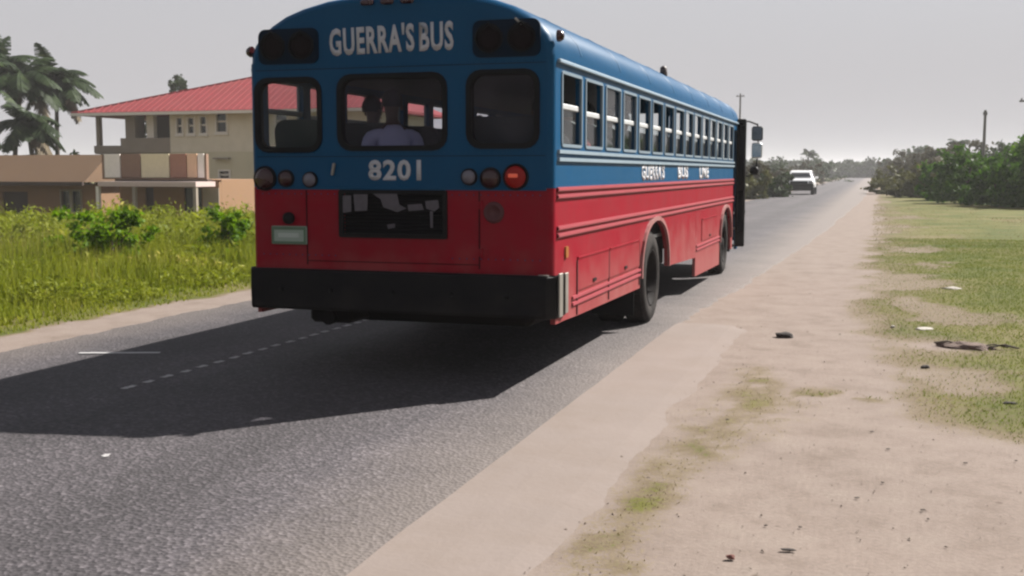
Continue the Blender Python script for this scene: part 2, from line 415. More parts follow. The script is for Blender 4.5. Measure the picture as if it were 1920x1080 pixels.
def grass_at(x, y):
    """0 = bare sandy ground, 1 = full grass"""
    if x < -5:
        e = -8.48 + 0.14 * fbm(0, y, 0.9, 3, 5.1)
        return 1 - sm(e - 0.28, e + 0.05, x + 0.18 * fbm(x, y, 2.2, 4, 2.2))
    d = x - edge_x(y) + 0.34 * fbm(x, y, 0.9, 5, 1.7) + 0.10 * fbm(x, y, 4, 3, 9.7)
    g = sm(-0.25, 0.6, d) * (0.76 + 0.30 * sm(0.3, 2.2, d))
    # bare scars in the lawn
    bare = sm(0.16, 0.42, fbm(x, y * 0.6, 0.7, 4, 21.0)) * (1 - sm(1.2, 3.2, x - edge_x(y)))
    g *= 1 - 0.5 * bare
    g *= 1 - 0.85 * math.exp(-(((x - 0.62) / 0.42) ** 2 + ((y - 11.55) / 0.42) ** 2))
    # weedy strip growing between the pale kerb strip and the sand
    cx = -1.0 + 0.1 * math.sin(y * 0.9)
    wid = 0.20 + 0.18 * math.exp(-((y - 7.9) / 1.1) ** 2)
    s = math.exp(-((x - cx - 0.12 * math.exp(-((y - 7.9) / 1.1) ** 2)) / wid) ** 2) * (1 - sm(9.2, 10.4, y)) * (0.62 + 0.38 * sm(-0.1, 0.25, fbm(x, y, 3.0, 4, 4.4))) * (0.75 + 0.5 * fbm(x, y, 7.0, 3, 6.6))
    # thin trail linking strip and lawn near y = 8.6
    tr = 0.55 * math.exp(-((y - 8.75 - 0.15 * x) / 0.35) ** 2) * sm(-1.2, -0.9, x) * (1 - sm(0.2, 0.6, x)) * sm(-0.1, 0.2, fbm(x, y, 2.0, 4, 8.8))
    return max(g, 0.88 * s, tr * 1.3)

def make_ground():
    xs = list(np.arange(-3.0, 3.5, 0.055)) + list(3.5 + np.cumsum(np.geomspace(0.08, 120, 44))) 
    left = [-3.0]
    for st, lim in ((0.5, -8.0), (0.07, -10.2), (0.45, -20)):
        while left[-1] > lim: left.append(left[-1] - st)
    left += list(left[-1] - np.cumsum(np.geomspace(0.6, 130, 36)))
    xs = sorted(set([round(float(v), 4) for v in xs + left]))
    ys = list(np.arange(-8, 3.4, 0.8)) + list(np.arange(3.4, 16, 0.06)) + list(np.arange(16, 30, 0.15)) + list(30 + np.cumsum(np.geomspace(0.25, 90, 60)))
    ys = [-900, -300, -100, -40, -15] + [float(v) for v in ys]
    nx, ny = len(xs), len(ys)
    V = np.zeros((ny, nx, 3), dtype=np.float32); G = np.zeros((ny, nx), dtype=np.float32)
    for j, y in enumerate(ys):
        for i, x in enumerate(xs):
            V[j, i] = (x, y, gz(x, y)); G[j, i] = grass_at(x, y)
    # grass mats stand slightly above the sand
    V[:, :, 2] += np.where(V[:, :, 0] > -2, G * 0.012, 0)
    idx = np.arange(nx * ny).reshape(ny, nx)
    Fc = np.stack([idx[:-1, :-1], idx[:-1, 1:], idx[1:, 1:], idx[1:, :-1]], -1).reshape(-1, 4)
    me = np_mesh('ground', V.reshape(-1, 3), Fc, True)
    at_ = me.attributes.new('grass', 'FLOAT', 'POINT'); at_.data.foreach_set('value', G.ravel())
    m = bpy.data.materials.new('ground_sand_and_grass'); m.use_nodes = True
    nt = m.node_tree; b = nt.nodes['Principled BSDF']; b.inputs['Roughness'].default_value = 0.95; b.inputs['Specular IOR Level'].default_value = 0.15
    g = nt.nodes.new('ShaderNodeNewGeometry'); A = nt.nodes.new('ShaderNodeAttribute'); A.attribute_name = 'grass'
    def nz(scale, det=6, rough=0.6):
        n = nt.nodes.new('ShaderNodeTexNoise'); n.inputs['Scale'].default_value = scale; n.inputs['Detail'].default_value = det; n.inputs['Roughness'].default_value = rough
        nt.links.new(g.outputs['Position'], n.inputs['Vector']); return n
    def ramp(src, stops):
        c = nt.nodes.new('ShaderNodeValToRGB'); e = c.color_ramp.elements
        e[0].position, e[0].color = stops[0][0], (*stops[0][1], 1); e[1].position, e[1].color = stops[-1][0], (*stops[-1][1], 1)
        for p, cc in stops[1:-1]:
            x = e.new(p); x.color = (*cc, 1)
        nt.links.new(src, c.inputs[0]); return c
    big, mid, fine = nz(0.45), nz(2.6, 8, 0.7), nz(42, 6, 0.7)
    sand = ramp(mid.outputs['Fac'], [(0.28, (0.125, 0.097, 0.080)), (0.5, (0.163, 0.130, 0.112)), (0.75, (0.185, 0.152, 0.130))])
    turf = ramp(big.outputs['Fac'], [(0.36, (0.045, 0.058, 0.006)), (0.52, (0.082, 0.080, 0.016)), (0.68, (0.125, 0.100, 0.050))])
    speck = nt.nodes.new('ShaderNodeTexVoronoi'); speck.inputs['Scale'].default_value = 3.2; nt.links.new(g.outputs['Position'], speck.inputs['Vector'])
    sr = nt.nodes.new('ShaderNodeMapRange'); sr.inputs[1].default_value = 0.03; sr.inputs[2].default_value = 0.075; sr.inputs[3].default_value = 0.55; sr.inputs[4].default_value = 0.0
    nt.links.new(speck.outputs['Distance'], sr.inputs[0])
    # blend factor: attribute broken by fine noise
    ad = nt.nodes.new('ShaderNodeMath'); ad.operation = 'MULTIPLY_ADD'; ad.inputs[1].default_value = 1.6; nt.links.new(fine.outputs['Fac'], ad.inputs[0])
    nt.links.new(A.outputs['Fac'], ad.inputs[2])
    mr = nt.nodes.new('ShaderNodeMapRange'); mr.inputs[1].default_value = 1.42; mr.inputs[2].default_value = 1.72; nt.links.new(ad.outputs[0], mr.inputs[0])
    mx = nt.nodes.new('ShaderNodeMix'); mx.data_type = 'RGBA'; nt.links.new(mr.outputs[0], mx.inputs[0]); 
    ml0 = nt.nodes.new('ShaderNodeMapRange'); ml0.inputs[1].default_value = 1.02; ml0.inputs[2].default_value = 1.26; nt.links.new(ad.outputs[0], ml0.inputs[0])
    litter = ramp(fine.outputs['Fac'], [(0.3, (0.075, 0.052, 0.034)), (0.5, (0.115, 0.088, 0.055)), (0.7, (0.150, 0.122, 0.085))])
    mx0 = nt.nodes.new('ShaderNodeMix'); mx0.data_type = 'RGBA'; nt.links.new(ml0.outputs[0], mx0.inputs[0]); nt.links.new(sand.outputs[0], mx0.inputs[6]); nt.links.new(litter.outputs[0], mx0.inputs[7])
    nt.links.new(mx0.outputs[2], mx.inputs[6]); nt.links.new(turf.outputs[0], mx.inputs[7])
    dk = nt.nodes.new('ShaderNodeMix'); dk.data_type = 'RGBA'; dk.blend_type = 'MULTIPLY'; dk.inputs[7].default_value = (0.35, 0.28, 0.22, 1)
    nt.links.new(sr.outputs[0], dk.inputs[0]); nt.links.new(mx.outputs[2], dk.inputs[6])
    f2 = nt.nodes.new('ShaderNodeMapRange'); f2.inputs[1].default_value = 0.3; f2.inputs[2].default_value = 0.7; f2.inputs[3].default_value = 0.82; f2.inputs[4].default_value = 1.12
    nt.links.new(fine.outputs['Fac'], f2.inputs[0])
    ml = nt.nodes.new('ShaderNodeMix'); ml.data_type = 'RGBA'; ml.blend_type = 'MULTIPLY'; ml.inputs[0].default_value = 1
    nt.links.new(dk.outputs[2], ml.inputs[6]); nt.links.new(f2.outputs[0], ml.inputs[7])
    nt.links.new(ml.outputs[2], b.inputs['Base Color'])
    bp = nt.nodes.new('ShaderNodeBump'); bp.inputs['Strength'].default_value = 0.22; bp.inputs['Distance'].default_value = 0.03
    nt.links.new(mid.outputs['Fac'], bp.inputs['Height'])
    bp2 = nt.nodes.new('ShaderNodeBump'); bp2.inputs['Strength'].default_value = 0.5; bp2.inputs['Distance'].default_value = 0.008
    nt.links.new(fine.outputs['Fac'], bp2.inputs['Height']); nt.links.new(bp.outputs[0], bp2.inputs['Normal'])
    nt.links.new(bp2.outputs[0], b.inputs['Normal'])
    me.materials.append(m)
    o = link('ground', me, None, None, kind='structure', label='pale sandy shoulder with dry patchy lawn beside the road')
    return o
make_ground()

# ------------------------------------------------------------------ ROAD
ROAD_L, ROAD_R = -7.76, -2.06
def lerp_t(T, y):
    for (y0, a), (y1, b) in zip(T, T[1:]):
        if y <= y1: return a + (b - a) * (y - y0) / (y1 - y0)
    return T[-1][1]
R_EDGE = [(-900, -2.06), (12.8, -2.06), (17.5, -1.80), (24, -1.6), (34, -1.28), (52, -1.05), (75, -0.62), (200, -0.45), (400, -0.45)]
L_EDGE = [(-900, -7.76), (25, -7.76), (60, -6.95), (90, -6.7), (200, -7.0), (400, -7.2)]
def road_material():
    m = bpy.data.materials.new('asphalt_chip_seal'); m.use_nodes = True
    nt = m.node_tree; b = nt.nodes['Principled BSDF']; b.inputs['Specular IOR Level'].default_value = 0.35
    g = nt.nodes.new('ShaderNodeNewGeometry')
    def nz(scale, det=6, rough=0.6, src=None):
        n = nt.nodes.new('ShaderNodeTexNoise'); n.inputs['Scale'].default_value = scale; n.inputs['Detail'].default_value = det; n.inputs['Roughness'].default_value = rough
        nt.links.new(src or g.outputs['Position'], n.inputs['Vector']); return n
    mp = nt.nodes.new('ShaderNodeMapping'); mp.inputs['Scale'].default_value = (1, 0.12, 1); nt.links.new(g.outputs['Position'], mp.inputs[0])
    streak = nz(1.3, 5, 0.6, mp.outputs[0]); big = nz(0.6); chip = nz(30, 3, 0.75)
    vo = nt.nodes.new('ShaderNodeTexVoronoi'); vo.inputs['Scale'].default_value = 42; nt.links.new(g.outputs['Position'], vo.inputs['Vector'])
    c = nt.nodes.new('ShaderNodeValToRGB'); e = c.color_ramp.elements
    e[0].position, e[0].color = 0.30, (0.023, 0.020, 0.023, 1); e[1].position, e[1].color = 0.72, (0.068, 0.060, 0.065, 1)
    nt.links.new(chip.outputs['Fac'], c.inputs[0])
    # chips
    wn_ = nt.nodes.new('ShaderNodeSeparateColor'); nt.links.new(vo.outputs['Color'], wn_.inputs[0])
    cr = nt.nodes.new('ShaderNodeMapRange'); cr.inputs[1].default_value = 0.55; cr.inputs[2].default_value = 1.0; cr.inputs[3].default_value = 0.8; cr.inputs[4].default_value = 1.65
    nt.links.new(wn_.outputs[0], cr.inputs[0])
    ml = nt.nodes.new('ShaderNodeMix'); ml.data_type = 'RGBA'; ml.blend_type = 'MULTIPLY'; ml.inputs[0].default_value = 1
    nt.links.new(c.outputs[0], ml.inputs[6]); nt.links.new(cr.outputs[0], ml.inputs[7])
    st = nt.nodes.new('ShaderNodeMapRange'); st.inputs[1].default_value = 0.3; st.inputs[2].default_value = 0.7; st.inputs[3].default_value = 0.8; st.inputs[4].default_value = 1.15
    nt.links.new(streak.outputs['Fac'], st.inputs[0])
    m2 = nt.nodes.new('ShaderNodeMix'); m2.data_type = 'RGBA'; m2.blend_type = 'MULTIPLY'; m2.inputs[0].default_value = 1
    nt.links.new(ml.outputs[2], m2.inputs[6]); nt.links.new(st.outputs[0], m2.inputs[7])
    wv = nt.nodes.new('ShaderNodeSeparateXYZ'); nt.links.new(g.outputs['Position'], wv.inputs[0])
    ws = nt.nodes.new('ShaderNodeMath'); ws.operation = 'MULTIPLY'; ws.inputs[1].default_value = 4.4; nt.links.new(wv.outputs[0], ws.inputs[0])
    wc = nt.nodes.new('ShaderNodeMath'); wc.operation = 'COSINE'; nt.links.new(ws.outputs[0], wc.inputs[0])
    wr = nt.nodes.new('ShaderNodeMapRange'); wr.inputs[1].default_value = -1; wr.inputs[2].default_value = 1; wr.inputs[3].default_value = 0.86; wr.inputs[4].default_value = 1.12; nt.links.new(wc.outputs[0], wr.inputs[0])
    m2b = nt.nodes.new('ShaderNodeMix'); m2b.data_type = 'RGBA'; m2b.blend_type = 'MULTIPLY'; m2b.inputs[0].default_value = 1
    nt.links.new(m2.outputs[2], m2b.inputs[6]); nt.links.new(wr.outputs[0], m2b.inputs[7])
    bg = nt.nodes.new('ShaderNodeMapRange'); bg.inputs[1].default_value = 0.35; bg.inputs[2].default_value = 0.65; bg.inputs[3].default_value = 0.85; bg.inputs[4].default_value = 1.15; nt.links.new(big.outputs['Fac'], bg.inputs[0])
    m2c = nt.nodes.new('ShaderNodeMix'); m2c.data_type = 'RGBA'; m2c.blend_type = 'MULTIPLY'; m2c.inputs[0].default_value = 1
    nt.links.new(m2b.outputs[2], m2c.inputs[6]); nt.links.new(bg.outputs[0], m2c.inputs[7]); m2 = m2c
    # sand drifted over both edges
    cn = nz(1.7, 4, 0.6); cm_ = nt.nodes.new('ShaderNodeMix'); cm_.data_type = 'RGBA'; cm_.inputs[0].default_value = 0.25; nt.links.new(g.outputs['Position'], cm_.inputs[6]); nt.links.new(cn.outputs['Color'], cm_.inputs[7])
    cv = nt.nodes.new('ShaderNodeTexVoronoi'); cv.feature = 'DISTANCE_TO_EDGE'; cv.inputs['Scale'].default_value = 0.9; nt.links.new(cm_.outputs[2], cv.inputs['Vector'])
    ck = nt.nodes.new('ShaderNodeMapRange'); ck.inputs[1].default_value = 0.004; ck.inputs[2].default_value = 0.012; ck.inputs[3].default_value = 0.45; ck.inputs[4].default_value = 0.0; nt.links.new(cv.outputs['Distance'], ck.inputs[0])
    cg = nt.nodes.new('ShaderNodeMapRange'); cg.inputs[1].default_value = 0.48; cg.inputs[2].default_value = 0.6; nt.links.new(cn.outputs['Fac'], cg.inputs[0])
    cx = nt.nodes.new('ShaderNodeMath'); cx.operation = 'MULTIPLY'; nt.links.new(ck.outputs[0], cx.inputs[0]); nt.links.new(cg.outputs[0], cx.inputs[1])
    m2d = nt.nodes.new('ShaderNodeMix'); m2d.data_type = 'RGBA'; nt.links.new(cx.outputs[0], m2d.inputs[0]); nt.links.new(m2.outputs[2], m2d.inputs[6]); m2d.inputs[7].default_value = (0.015, 0.013, 0.013, 1); m2 = m2d
    sx = nt.nodes.new('ShaderNodeSeparateXYZ'); nt.links.new(g.outputs['Position'], sx.inputs[0])
    cd = nt.nodes.new('ShaderNodeMath'); cd.operation = 'ADD'; cd.inputs[1].default_value = -(ROAD_L + ROAD_R) / 2; nt.links.new(sx.outputs[0], cd.inputs[0])
    ab = nt.nodes.new('ShaderNodeMath'); ab.operation = 'ABSOLUTE'; nt.links.new(cd.outputs[0], ab.inputs[0])
    nn = nt.nodes.new('ShaderNodeMath'); nn.operation = 'MULTIPLY_ADD'; nn.inputs[1].default_value = 0.9; nt.links.new(big.outputs['Fac'], nn.inputs[0]); nt.links.new(ab.outputs[0], nn.inputs[2])
    n4 = nt.nodes.new('ShaderNodeMath'); n4.operation = 'MULTIPLY_ADD'; n4.inputs[1].default_value = 0.5; nt.links.new(chip.outputs['Fac'], n4.inputs[0]); nt.links.new(nn.outputs[0], n4.inputs[2])
    ed = nt.nodes.new('ShaderNodeMapRange'); ed.inputs[1].default_value = 2.75; ed.inputs[2].default_value = 3.85; ed.inputs[4].default_value = 0.85; nt.links.new(n4.outputs[0], ed.inputs[0])
    m3 = nt.nodes.new('ShaderNodeMix'); m3.data_type = 'RGBA'; nt.links.new(ed.outputs[0], m3.inputs[0]); nt.links.new(m2.outputs[2], m3.inputs[6]); m3.inputs[7].default_value = (0.118, 0.098, 0.088, 1)
    nt.links.new(m3.outputs[2], b.inputs['Base Color']); b.inputs['Roughness'].default_value = 0.85
    bp = nt.nodes.new('ShaderNodeBump'); bp.inputs['Strength'].default_value = 0.7; bp.inputs['Distance'].default_value = 0.012
    nt.links.new(vo.outputs['Distance'], bp.inputs['Height']); nt.links.new(bp.outputs[0], b.inputs['Normal'])
    return m
def make_road():
    ys = [-900, -200, -60, -20, -6] + list(np.arange(-2, 22, 0.09)) + list(22 + np.cumsum(np.geomspace(0.1, 28, 90)))
    ys = [y for y in ys if y < 315] + [315]
    V = []; Fq = []
    for j, y in enumerate(ys):
        kk = 0.25 if 3 < y < 12.8 else 1.0; a = 0.06 * fbm(0, y, 2.6, 4, 3.3) + 0.06 * fbm(0, y, 0.4, 2, 7.3); b_ = kk * (0.09 * fbm(0, y, 2.8, 5, 13.3) + 0.08 * fbm(0, y, 0.35, 2, 17.3)); LE = lerp_t(L_EDGE, y); RE = lerp_t(R_EDGE, y)
        row = [LE - 0.05 + a, LE + a, -6.2, -4.9, -3.4, RE + b_, RE + 0.05 + b_]
        zz = [-0.004, 0.016, 0.03, 0.045, 0.03, 0.016, -0.004]
        V += [(x, y, z) for x, z in zip(row, zz)]
        if j:
            k = (j - 1) * 7
            for i in range(6): Fq.append((k + i, k + i + 1, k + i + 8, k + i + 7))
    me = np_mesh('road', np.array(V), np.array(Fq), True); me.materials.append(road_material())
    return link('road', me, None, None, kind='structure', label='grey chip sealed asphalt road with worn markings')
road = make_road()
def make_strip():
    m = MB(); ys = list(np.arange(2.0, 12.75, 0.12)); V = []; Fq = []
    for j, y in enumerate(ys):
        e = -0.035 * sm(12.2, 12.7, y + 0.15 * fbm(0, y, 3, 2, 3)); xl = -2.056 + 0.008 * fbm(0, y, 1.5, 3, 31.0); xr = -1.22 + 0.06 * fbm(0, y, 1.2, 4, 37.0)
        V += [(xl - .006, y, -0.04), (xl, y, 0.021 + e), (-1.75, y, 0.021 + e), (-1.45, y, 0.013 + e), (xr, y, -0.005 + e)]
        if j:
            k = (j - 1) * 5
            for i in range(4): Fq.append((k + i, k + i + 1, k + i + 6, k + i + 5))
    m.add(V, Fq, False)
    cm = mat('weathered_concrete', (0.31, 0.255, 0.228), 0.9, spec=0.2, var=0.10, vscale=1.6, bump=0.15, bscale=30, dirt=(0.26, 0.205, 0.17), dirt_amt=0.55, dirt_scale=1.8)
    m.build('concrete_strip', cm, None, True, kind='structure', label='smooth pale concrete strip along the near edge of the asphalt')
make_strip()
def road_z(x):
    k = [(ROAD_L, 0.016), (-6.4, 0.03), (-4.9, 0.045), (-3.4, 0.03), (ROAD_R, 0.016)]
    for (a, p), (b_, q) in zip(k, k[1:]):
        if x <= b_: return p + (q - p) * (x - a) / (b_ - a)
    return 0.016
paint = mat('worn_road_paint', (0.62, 0.60, 0.60), 0.8, var=0.2, vscale=30, dirt=(0.16, 0.15, 0.155), dirt_amt=0.75, dirt_scale=22)
paintw = mat('bright_road_paint', (0.75, 0.74, 0.74), 0.7, var=0.1, dirt=(0.25, 0.24, 0.24), dirt_amt=0.4, dirt_scale=18)
def dash_mesh(l, w, jag=0.01):
    m = MB(); n = 5; top = []; bot = []
    for i in range(n + 1):
        x = -l / 2 + l * i / n
        top.append((x, w / 2 + random.uniform(-jag, jag))); bot.append((x, -w / 2 + random.uniform(-jag, jag)))
    m.plate(bot + top[::-1], [], 0.004, lambda a, b, c: (b, a, c))
    me = bpy.data.meshes.new('dash'); me.from_pydata(m.v, [], m.f); me.materials.append(paint); me.update(); return me
dm = [dash_mesh(0.12, 0.055) for _ in range(4)]
y = 7.2
while y < 14.5:
    x = -5.42 + 0.012 * (y - 8)
    o = link('dash', random.choice(dm), None, road); o.location = (x + random.uniform(-.008, .008), y, road_z(x) + 0.002)
    o.scale = (1, random.uniform(0.75, 1.15), 1); y += 0.245
sp = dash_mesh(0.74, 0.05, 0.006); sp.materials.clear(); sp.materials.append(paintw)
o = link('paint_stroke', sp, None, road); o.location = (-6.60, 8.62, road_z(-6.6) + 0.003); o.rotation_euler = (math.radians(0), 0, math.radians(-70)); o['label'] = 'single short white paint stroke near the far edge'
sp2 = dash_mesh(0.07, 0.035, 0.010)
o = link('paint_stroke', sp2, None, road); o.location = (-4.24, 5.38, road_z(-4.24) + 0.003); o.rotation_euler = (0, 0, 0.6)

# ------------------------------------------------------------------ BUS
BX, BY = -3.625, 8.22
W2 = 1.305; LEN = 12.25
blue = mat('bus_blue_paint', (0.003, 0.096, 0.232), 0.42, spec=0.07, var=0.10, vscale=2.5, bump=0.08, bscale=5, dirt=(0.015, 0.09, 0.17), dirt_amt=0.2, dirt_scale=4)
red = mat('bus_red_paint', (0.37, 0.006, 0.024), 0.5, spec=0.06, var=0.10, vscale=2.5, bump=0.08, bscale=5, dirt=(0.26, 0.07, 0.07), dirt_amt=0.3, dirt_scale=3.5)
black = mat('black_enamel', (0.005, 0.005, 0.007), 0.6, spec=0.12, var=0.3, vscale=5, dirt=(0.022, 0.019, 0.018), dirt_amt=0.6, dirt_scale=2.5)
rubber = mat('black_rubber', (0.010, 0.010, 0.011), 0.8, spec=0.15, var=0.3, vscale=20)
tyre_m = mat('dusty_tyre', (0.040, 0.036, 0.035), 0.9, spec=0.1, var=0.3, vscale=9, bump=0.2, dirt=(0.11, 0.095, 0.088), dirt_amt=0.6, dirt_scale=5)
rim_m = mat('dark_steel_rim', (0.018, 0.015, 0.015), 0.8, spec=0.1, var=0.3)
alu = mat('window_aluminium', (0.85, 0.87, 0.88), 0.45, metal=0.3, var=0.12, vscale=9)
white_p = mat('white_lettering', (0.66, 0.66, 0.70), 0.55, var=0.1, vscale=12)
glass = glass_mat('window_glass', (0.90, 0.92, 0.92), 0.01)
tint = glass_mat('rear_tinted_glass', (0.80, 0.80, 0.83), 0.06, (0.22, 0.20, 0.24))
clearg = glass_mat('rear_clear_glass', (0.86, 0.87, 0.88), 0.03)
ceil_m = mat('bus_ceiling', (0.10, 0.10, 0.12), 0.6, var=0.1)
floor_m = mat('bus_floor', (0.03, 0.03, 0.03), 0.7)
seat_m = mat('green_vinyl_seat', (0.018, 0.045, 0.045), 0.5, var=0.2, bump=0.1)
lens_red = mat('red_lens', (0.045, 0.002, 0.003), 0.25, var=0.15)
lens_lit = mat('brake_lamp_lit', (0.30, 0.006, 0.004), 0.4, spec=0.2, emit=(1.0, 0.015, 0.005), estr=0.008)
bulb_lit = mat('brake_bulb', (0.8, 0.2, 0.1), 0.3, emit=(1.0, 0.10, 0.05), estr=0.09)
board_m = mat('navy_black_board', (0.003, 0.016, 0.038), 0.7, spec=0.08)
lens_dark = mat('unlit_dark_lens', (0.008, 0.003, 0.004), 0.7, spec=0.1)
frame_m = mat('sash_frame_grey', (0.24, 0.32, 0.39), 0.5, var=0.15)
rail_m = mat('rail_highlight_pink', (0.50, 0.075, 0.10), 0.5, spec=0.3, var=0.15, vscale=4)  # paler than the bus red: sunlit highlight put into the rail colour
lens_pale = mat('pale_lens', (0.20, 0.18, 0.22), 0.25, var=0.15)
lens_amber = mat('amber_lens', (0.45, 0.14, 0.02), 0.3)
plate_m = mat('licence_plate_face', (0.42, 0.52, 0.44), 0.5, var=0.06)
plate_g = mat('licence_plate_green', (0.12, 0.22, 0.13), 0.5)
metal = mat('bare_metal', (0.45, 0.42, 0.38), 0.5, metal=0.6, var=0.2)
grime = mat('undercarriage', (0.012, 0.010, 0.010), 0.9, spec=0.1, var=0.4)
smudge = mat('faded_sticker', (0.12, 0.105, 0.125), 0.7, var=0.4, vscale=25)

add_dust(red, 0.35, 1.05, (0.26, 0.115, 0.105), 0.55); add_dust(black, 0.4, 0.75, (0.03, 0.026, 0.024), 0.5)
bus = thing('bus', 'long blue over red school bus stopped with open door on the road', 'bus', (BX, BY, 0.02))
PROF = [(1.305, 2.52), (1.298, 2.62), (1.265, 2.71), (1.20, 2.79), (1.11, 2.862), (0.98, 2.935), (0.82, 2.99), (0.60, 3.04), (0.32, 3.072), (0, 3.085)]
PROF = PROF + [(-x, z) for x, z in PROF[-2::-1]]
def inset(p, d):
    out = []
    for x, z in p:
        v = Vector((x, z - 2.3)); v = v * (1 - d / max(v.length, .01)); out.append((v.x, v.y + 2.3))
    return out
# roof shell with rounded ends
m = MB(); rings = [(0.0, 0.055), (0.018, 0.022), (0.06, 0.0), (12.0, 0.0), (12.18, 0.03), (12.25, 0.10)]
n = len(PROF); vs = []
for yy, d in rings:
    pr = inset(PROF, d)
    pr = [(x, max(z, 2.52)) if i in (0, n - 1) else (x, z) for i, (x, z) in enumerate(pr)]
    vs += [(x, yy, z) for x, z in pr]
m.add(vs, [[i * n + k, i * n + k + 1, (i + 1) * n + k + 1, (i + 1) * n + k] for i in range(len(rings) - 1) for k in range(n - 1)], True)
roof = m.build('roof', blue, bus)
# roof bows: raised seams every window and a half
for yy in np.arange(0.85, 12, 1.5):
    bw = MB(); pts = inset(PROF[1:-1], -0.006); vs = []
    for dy in (-0.02, 0.02): vs += [(x, yy + dy, z) for x, z in inset(PROF[1:-1], 0.004)] + [(x, yy + dy * .6, z) for x, z in pts]
    k = len(pts)
    fs = []
    for i in range(k - 1): fs += [[i, i + 1, k + i + 1, k + i], [k + i, k + i + 1, 3 * k + i + 1, 3 * k + i], [3 * k + i, 3 * k + i + 1, 2 * k + i + 1, 2 * k + i]]
    bw.add(vs, fs, True)
    bw.build('roof_seam', blue, bus)
# ceiling liner
m = MB(); pr = inset(PROF, 0.06); vs = [(x, yy, z) for yy in (0.09, 12.1) for x, z in pr]
m.add(vs, [[k, k + 1, n + k + 1, n + k] for k in range(n - 1)], True); m.build('ceiling', ceil_m, bus)
for s in (-1, 1):
    MB().bb(s * 1.305, s * 1.335, 0.08, 11.95 if s > 0 else 12.1, 2.505, 2.535, 0.006).build('drip_rail', mat('drip_rail_pale_%d' % (s + 1), (0.35, 0.48, 0.60), 0.4), bus)

# rear face. u = local x, v = z, w = depth
def rearf(y0): return lambda u, v, w: (u, y0 + w, v)
SPLIT = 1.555
arch = inset(PROF, 0.055)
arch = [(x, z) for x, z in arch]
up = [(-1.255, SPLIT)] + [(1.255, SPLIT)] + arch
RW = [(-1.225, -0.67, 1.865, 2.415), (-0.475, 0.415, 1.875, 2.425), (0.63, 1.165, 1.885, 2.43)]
holes = [rrect(a, b_, c, d, 0.10) for a, b_, c, d in RW]
m = MB(); m.plate(up, holes, 0.05, rearf(0.0)); m.build('rear_panel', blue, bus, label='navy blue upper rear panel')
m = MB(); m.plate(rect(-1.255, 1.255, 0.60, SPLIT - 0.006), [rect(-0.47, 0.41, 1.17, 1.52)], 0.05, rearf(0.0)); m.build('rear_panel', red, bus, label='dark red lower rear panel')
# rounded vertical corners
for s in (-1, 1):
    for z0, z1, mm_ in ((0.58, SPLIT - .003, red), (SPLIT, 2.56, blue)):
        m = MB(); vs = []; K = 6
        for zz in (z0, z1):
            for i in range(K + 1):
                a = PI / 2 * i / K; vs.append((s * (1.245 + 0.06 * math.sin(a)), 0.06 - 0.06 * math.cos(a), zz))
        m.add(vs, [[i, i + 1, K + 2 + i, K + 1 + i] for i in range(K)], True); m.build('corner_post', mm_, bus)
MB().bb(-1.25, 1.25, -0.012, 0.0, 1.535, 1.56, 0.004).build('rub_rail', blue, bus)
# rear windows: gasket + pane
for i, (a, b_, c, d) in enumerate(RW):
    g = MB(); g.plate(rrect(a - 0.03, b_ + 0.03, c - 0.03, d + 0.03, 0.12), [rrect(a + 0.012, b_ - 0.012, c + 0.012, d - 0.012, 0.09)], 0.075, rearf(-0.013))
    w = g.build('rear_window', rubber, bus)
    p = MB(); p.plate(rrect(a, b_, c, d, 0.10), [], 0.006, rearf(0.02)); p.build('pane', (clearg, tint, tint)[i], w)
# lettering
def put_text(body, x, y_, z, w, h, depth=0.006, bold=0.03, tilt=0.0, side=None, material=None):
    me = text_mesh(body, w, h, depth, bold); me.materials.append(material or white_p)
    o = link('lettering', me, None, bus)
    if side: o.location = (W2 + 0.002, y_, z); o.rotation_euler = (PI / 2, 0, PI / 2)
    else: o.location = (x, y_, z); o.rotation_euler = (PI / 2, -tilt, 0)
    return o
put_text("GUERRA'S", -0.560, -0.004, 2.598, 0.735, 0.225, tilt=0.025, bold=0.035, depth=0.002)
put_text("BUS", 0.215, -0.004, 2.612, 0.285, 0.225, tilt=0.01, bold=0.035, depth=0.002)
put_text("8201", -0.235, -0.004, 1.61, 0.455, 0.165, bold=0.035, depth=0.002)
# warning lamps on black boards, top corners
for s in (-1, 1):
    b_ = MB(); b_.plate(rrect(s * 0.93 - 0.27, s * 0.93 + 0.27, 2.55, 2.83 if s else 0, 0.06), [], 0.02, rearf(-0.018)); bo = b_.build('lamp_board', board_m, bus)
    for dx in (-0.13, 0.13):
        l = MB(); cx = s * 0.93 + dx
        l.lathe([(0.105, -0.02), (0.112, -0.05), (0.10, -0.05), (0.098, -0.02)], 'Y', (cx, 0, 2.69), 24)
        l.tube([(cx - 0.1, -0.02, 2.72), (cx, -0.055, 2.80), (cx + 0.1, -0.02, 2.72)], 0.012, 6)
        o = l.build('lamp_hood', black, bo)
        q = MB(); q.lathe([(0.095, -0.02), (0.09, -0.034), (0.06, -0.042), (0.0, -0.045)], 'Y', (cx, 0, 2.69), 24)
        q.build('warning_lamp', lens_dark, bo)
MB().box((1.03, -0.022, 2.81), (0.07, 0.012, 0.014), Matrix.Rotation(0.75, 3, 'Y')).build('glint_bar', metal, bus)  # small bright bar added to stand for a glint
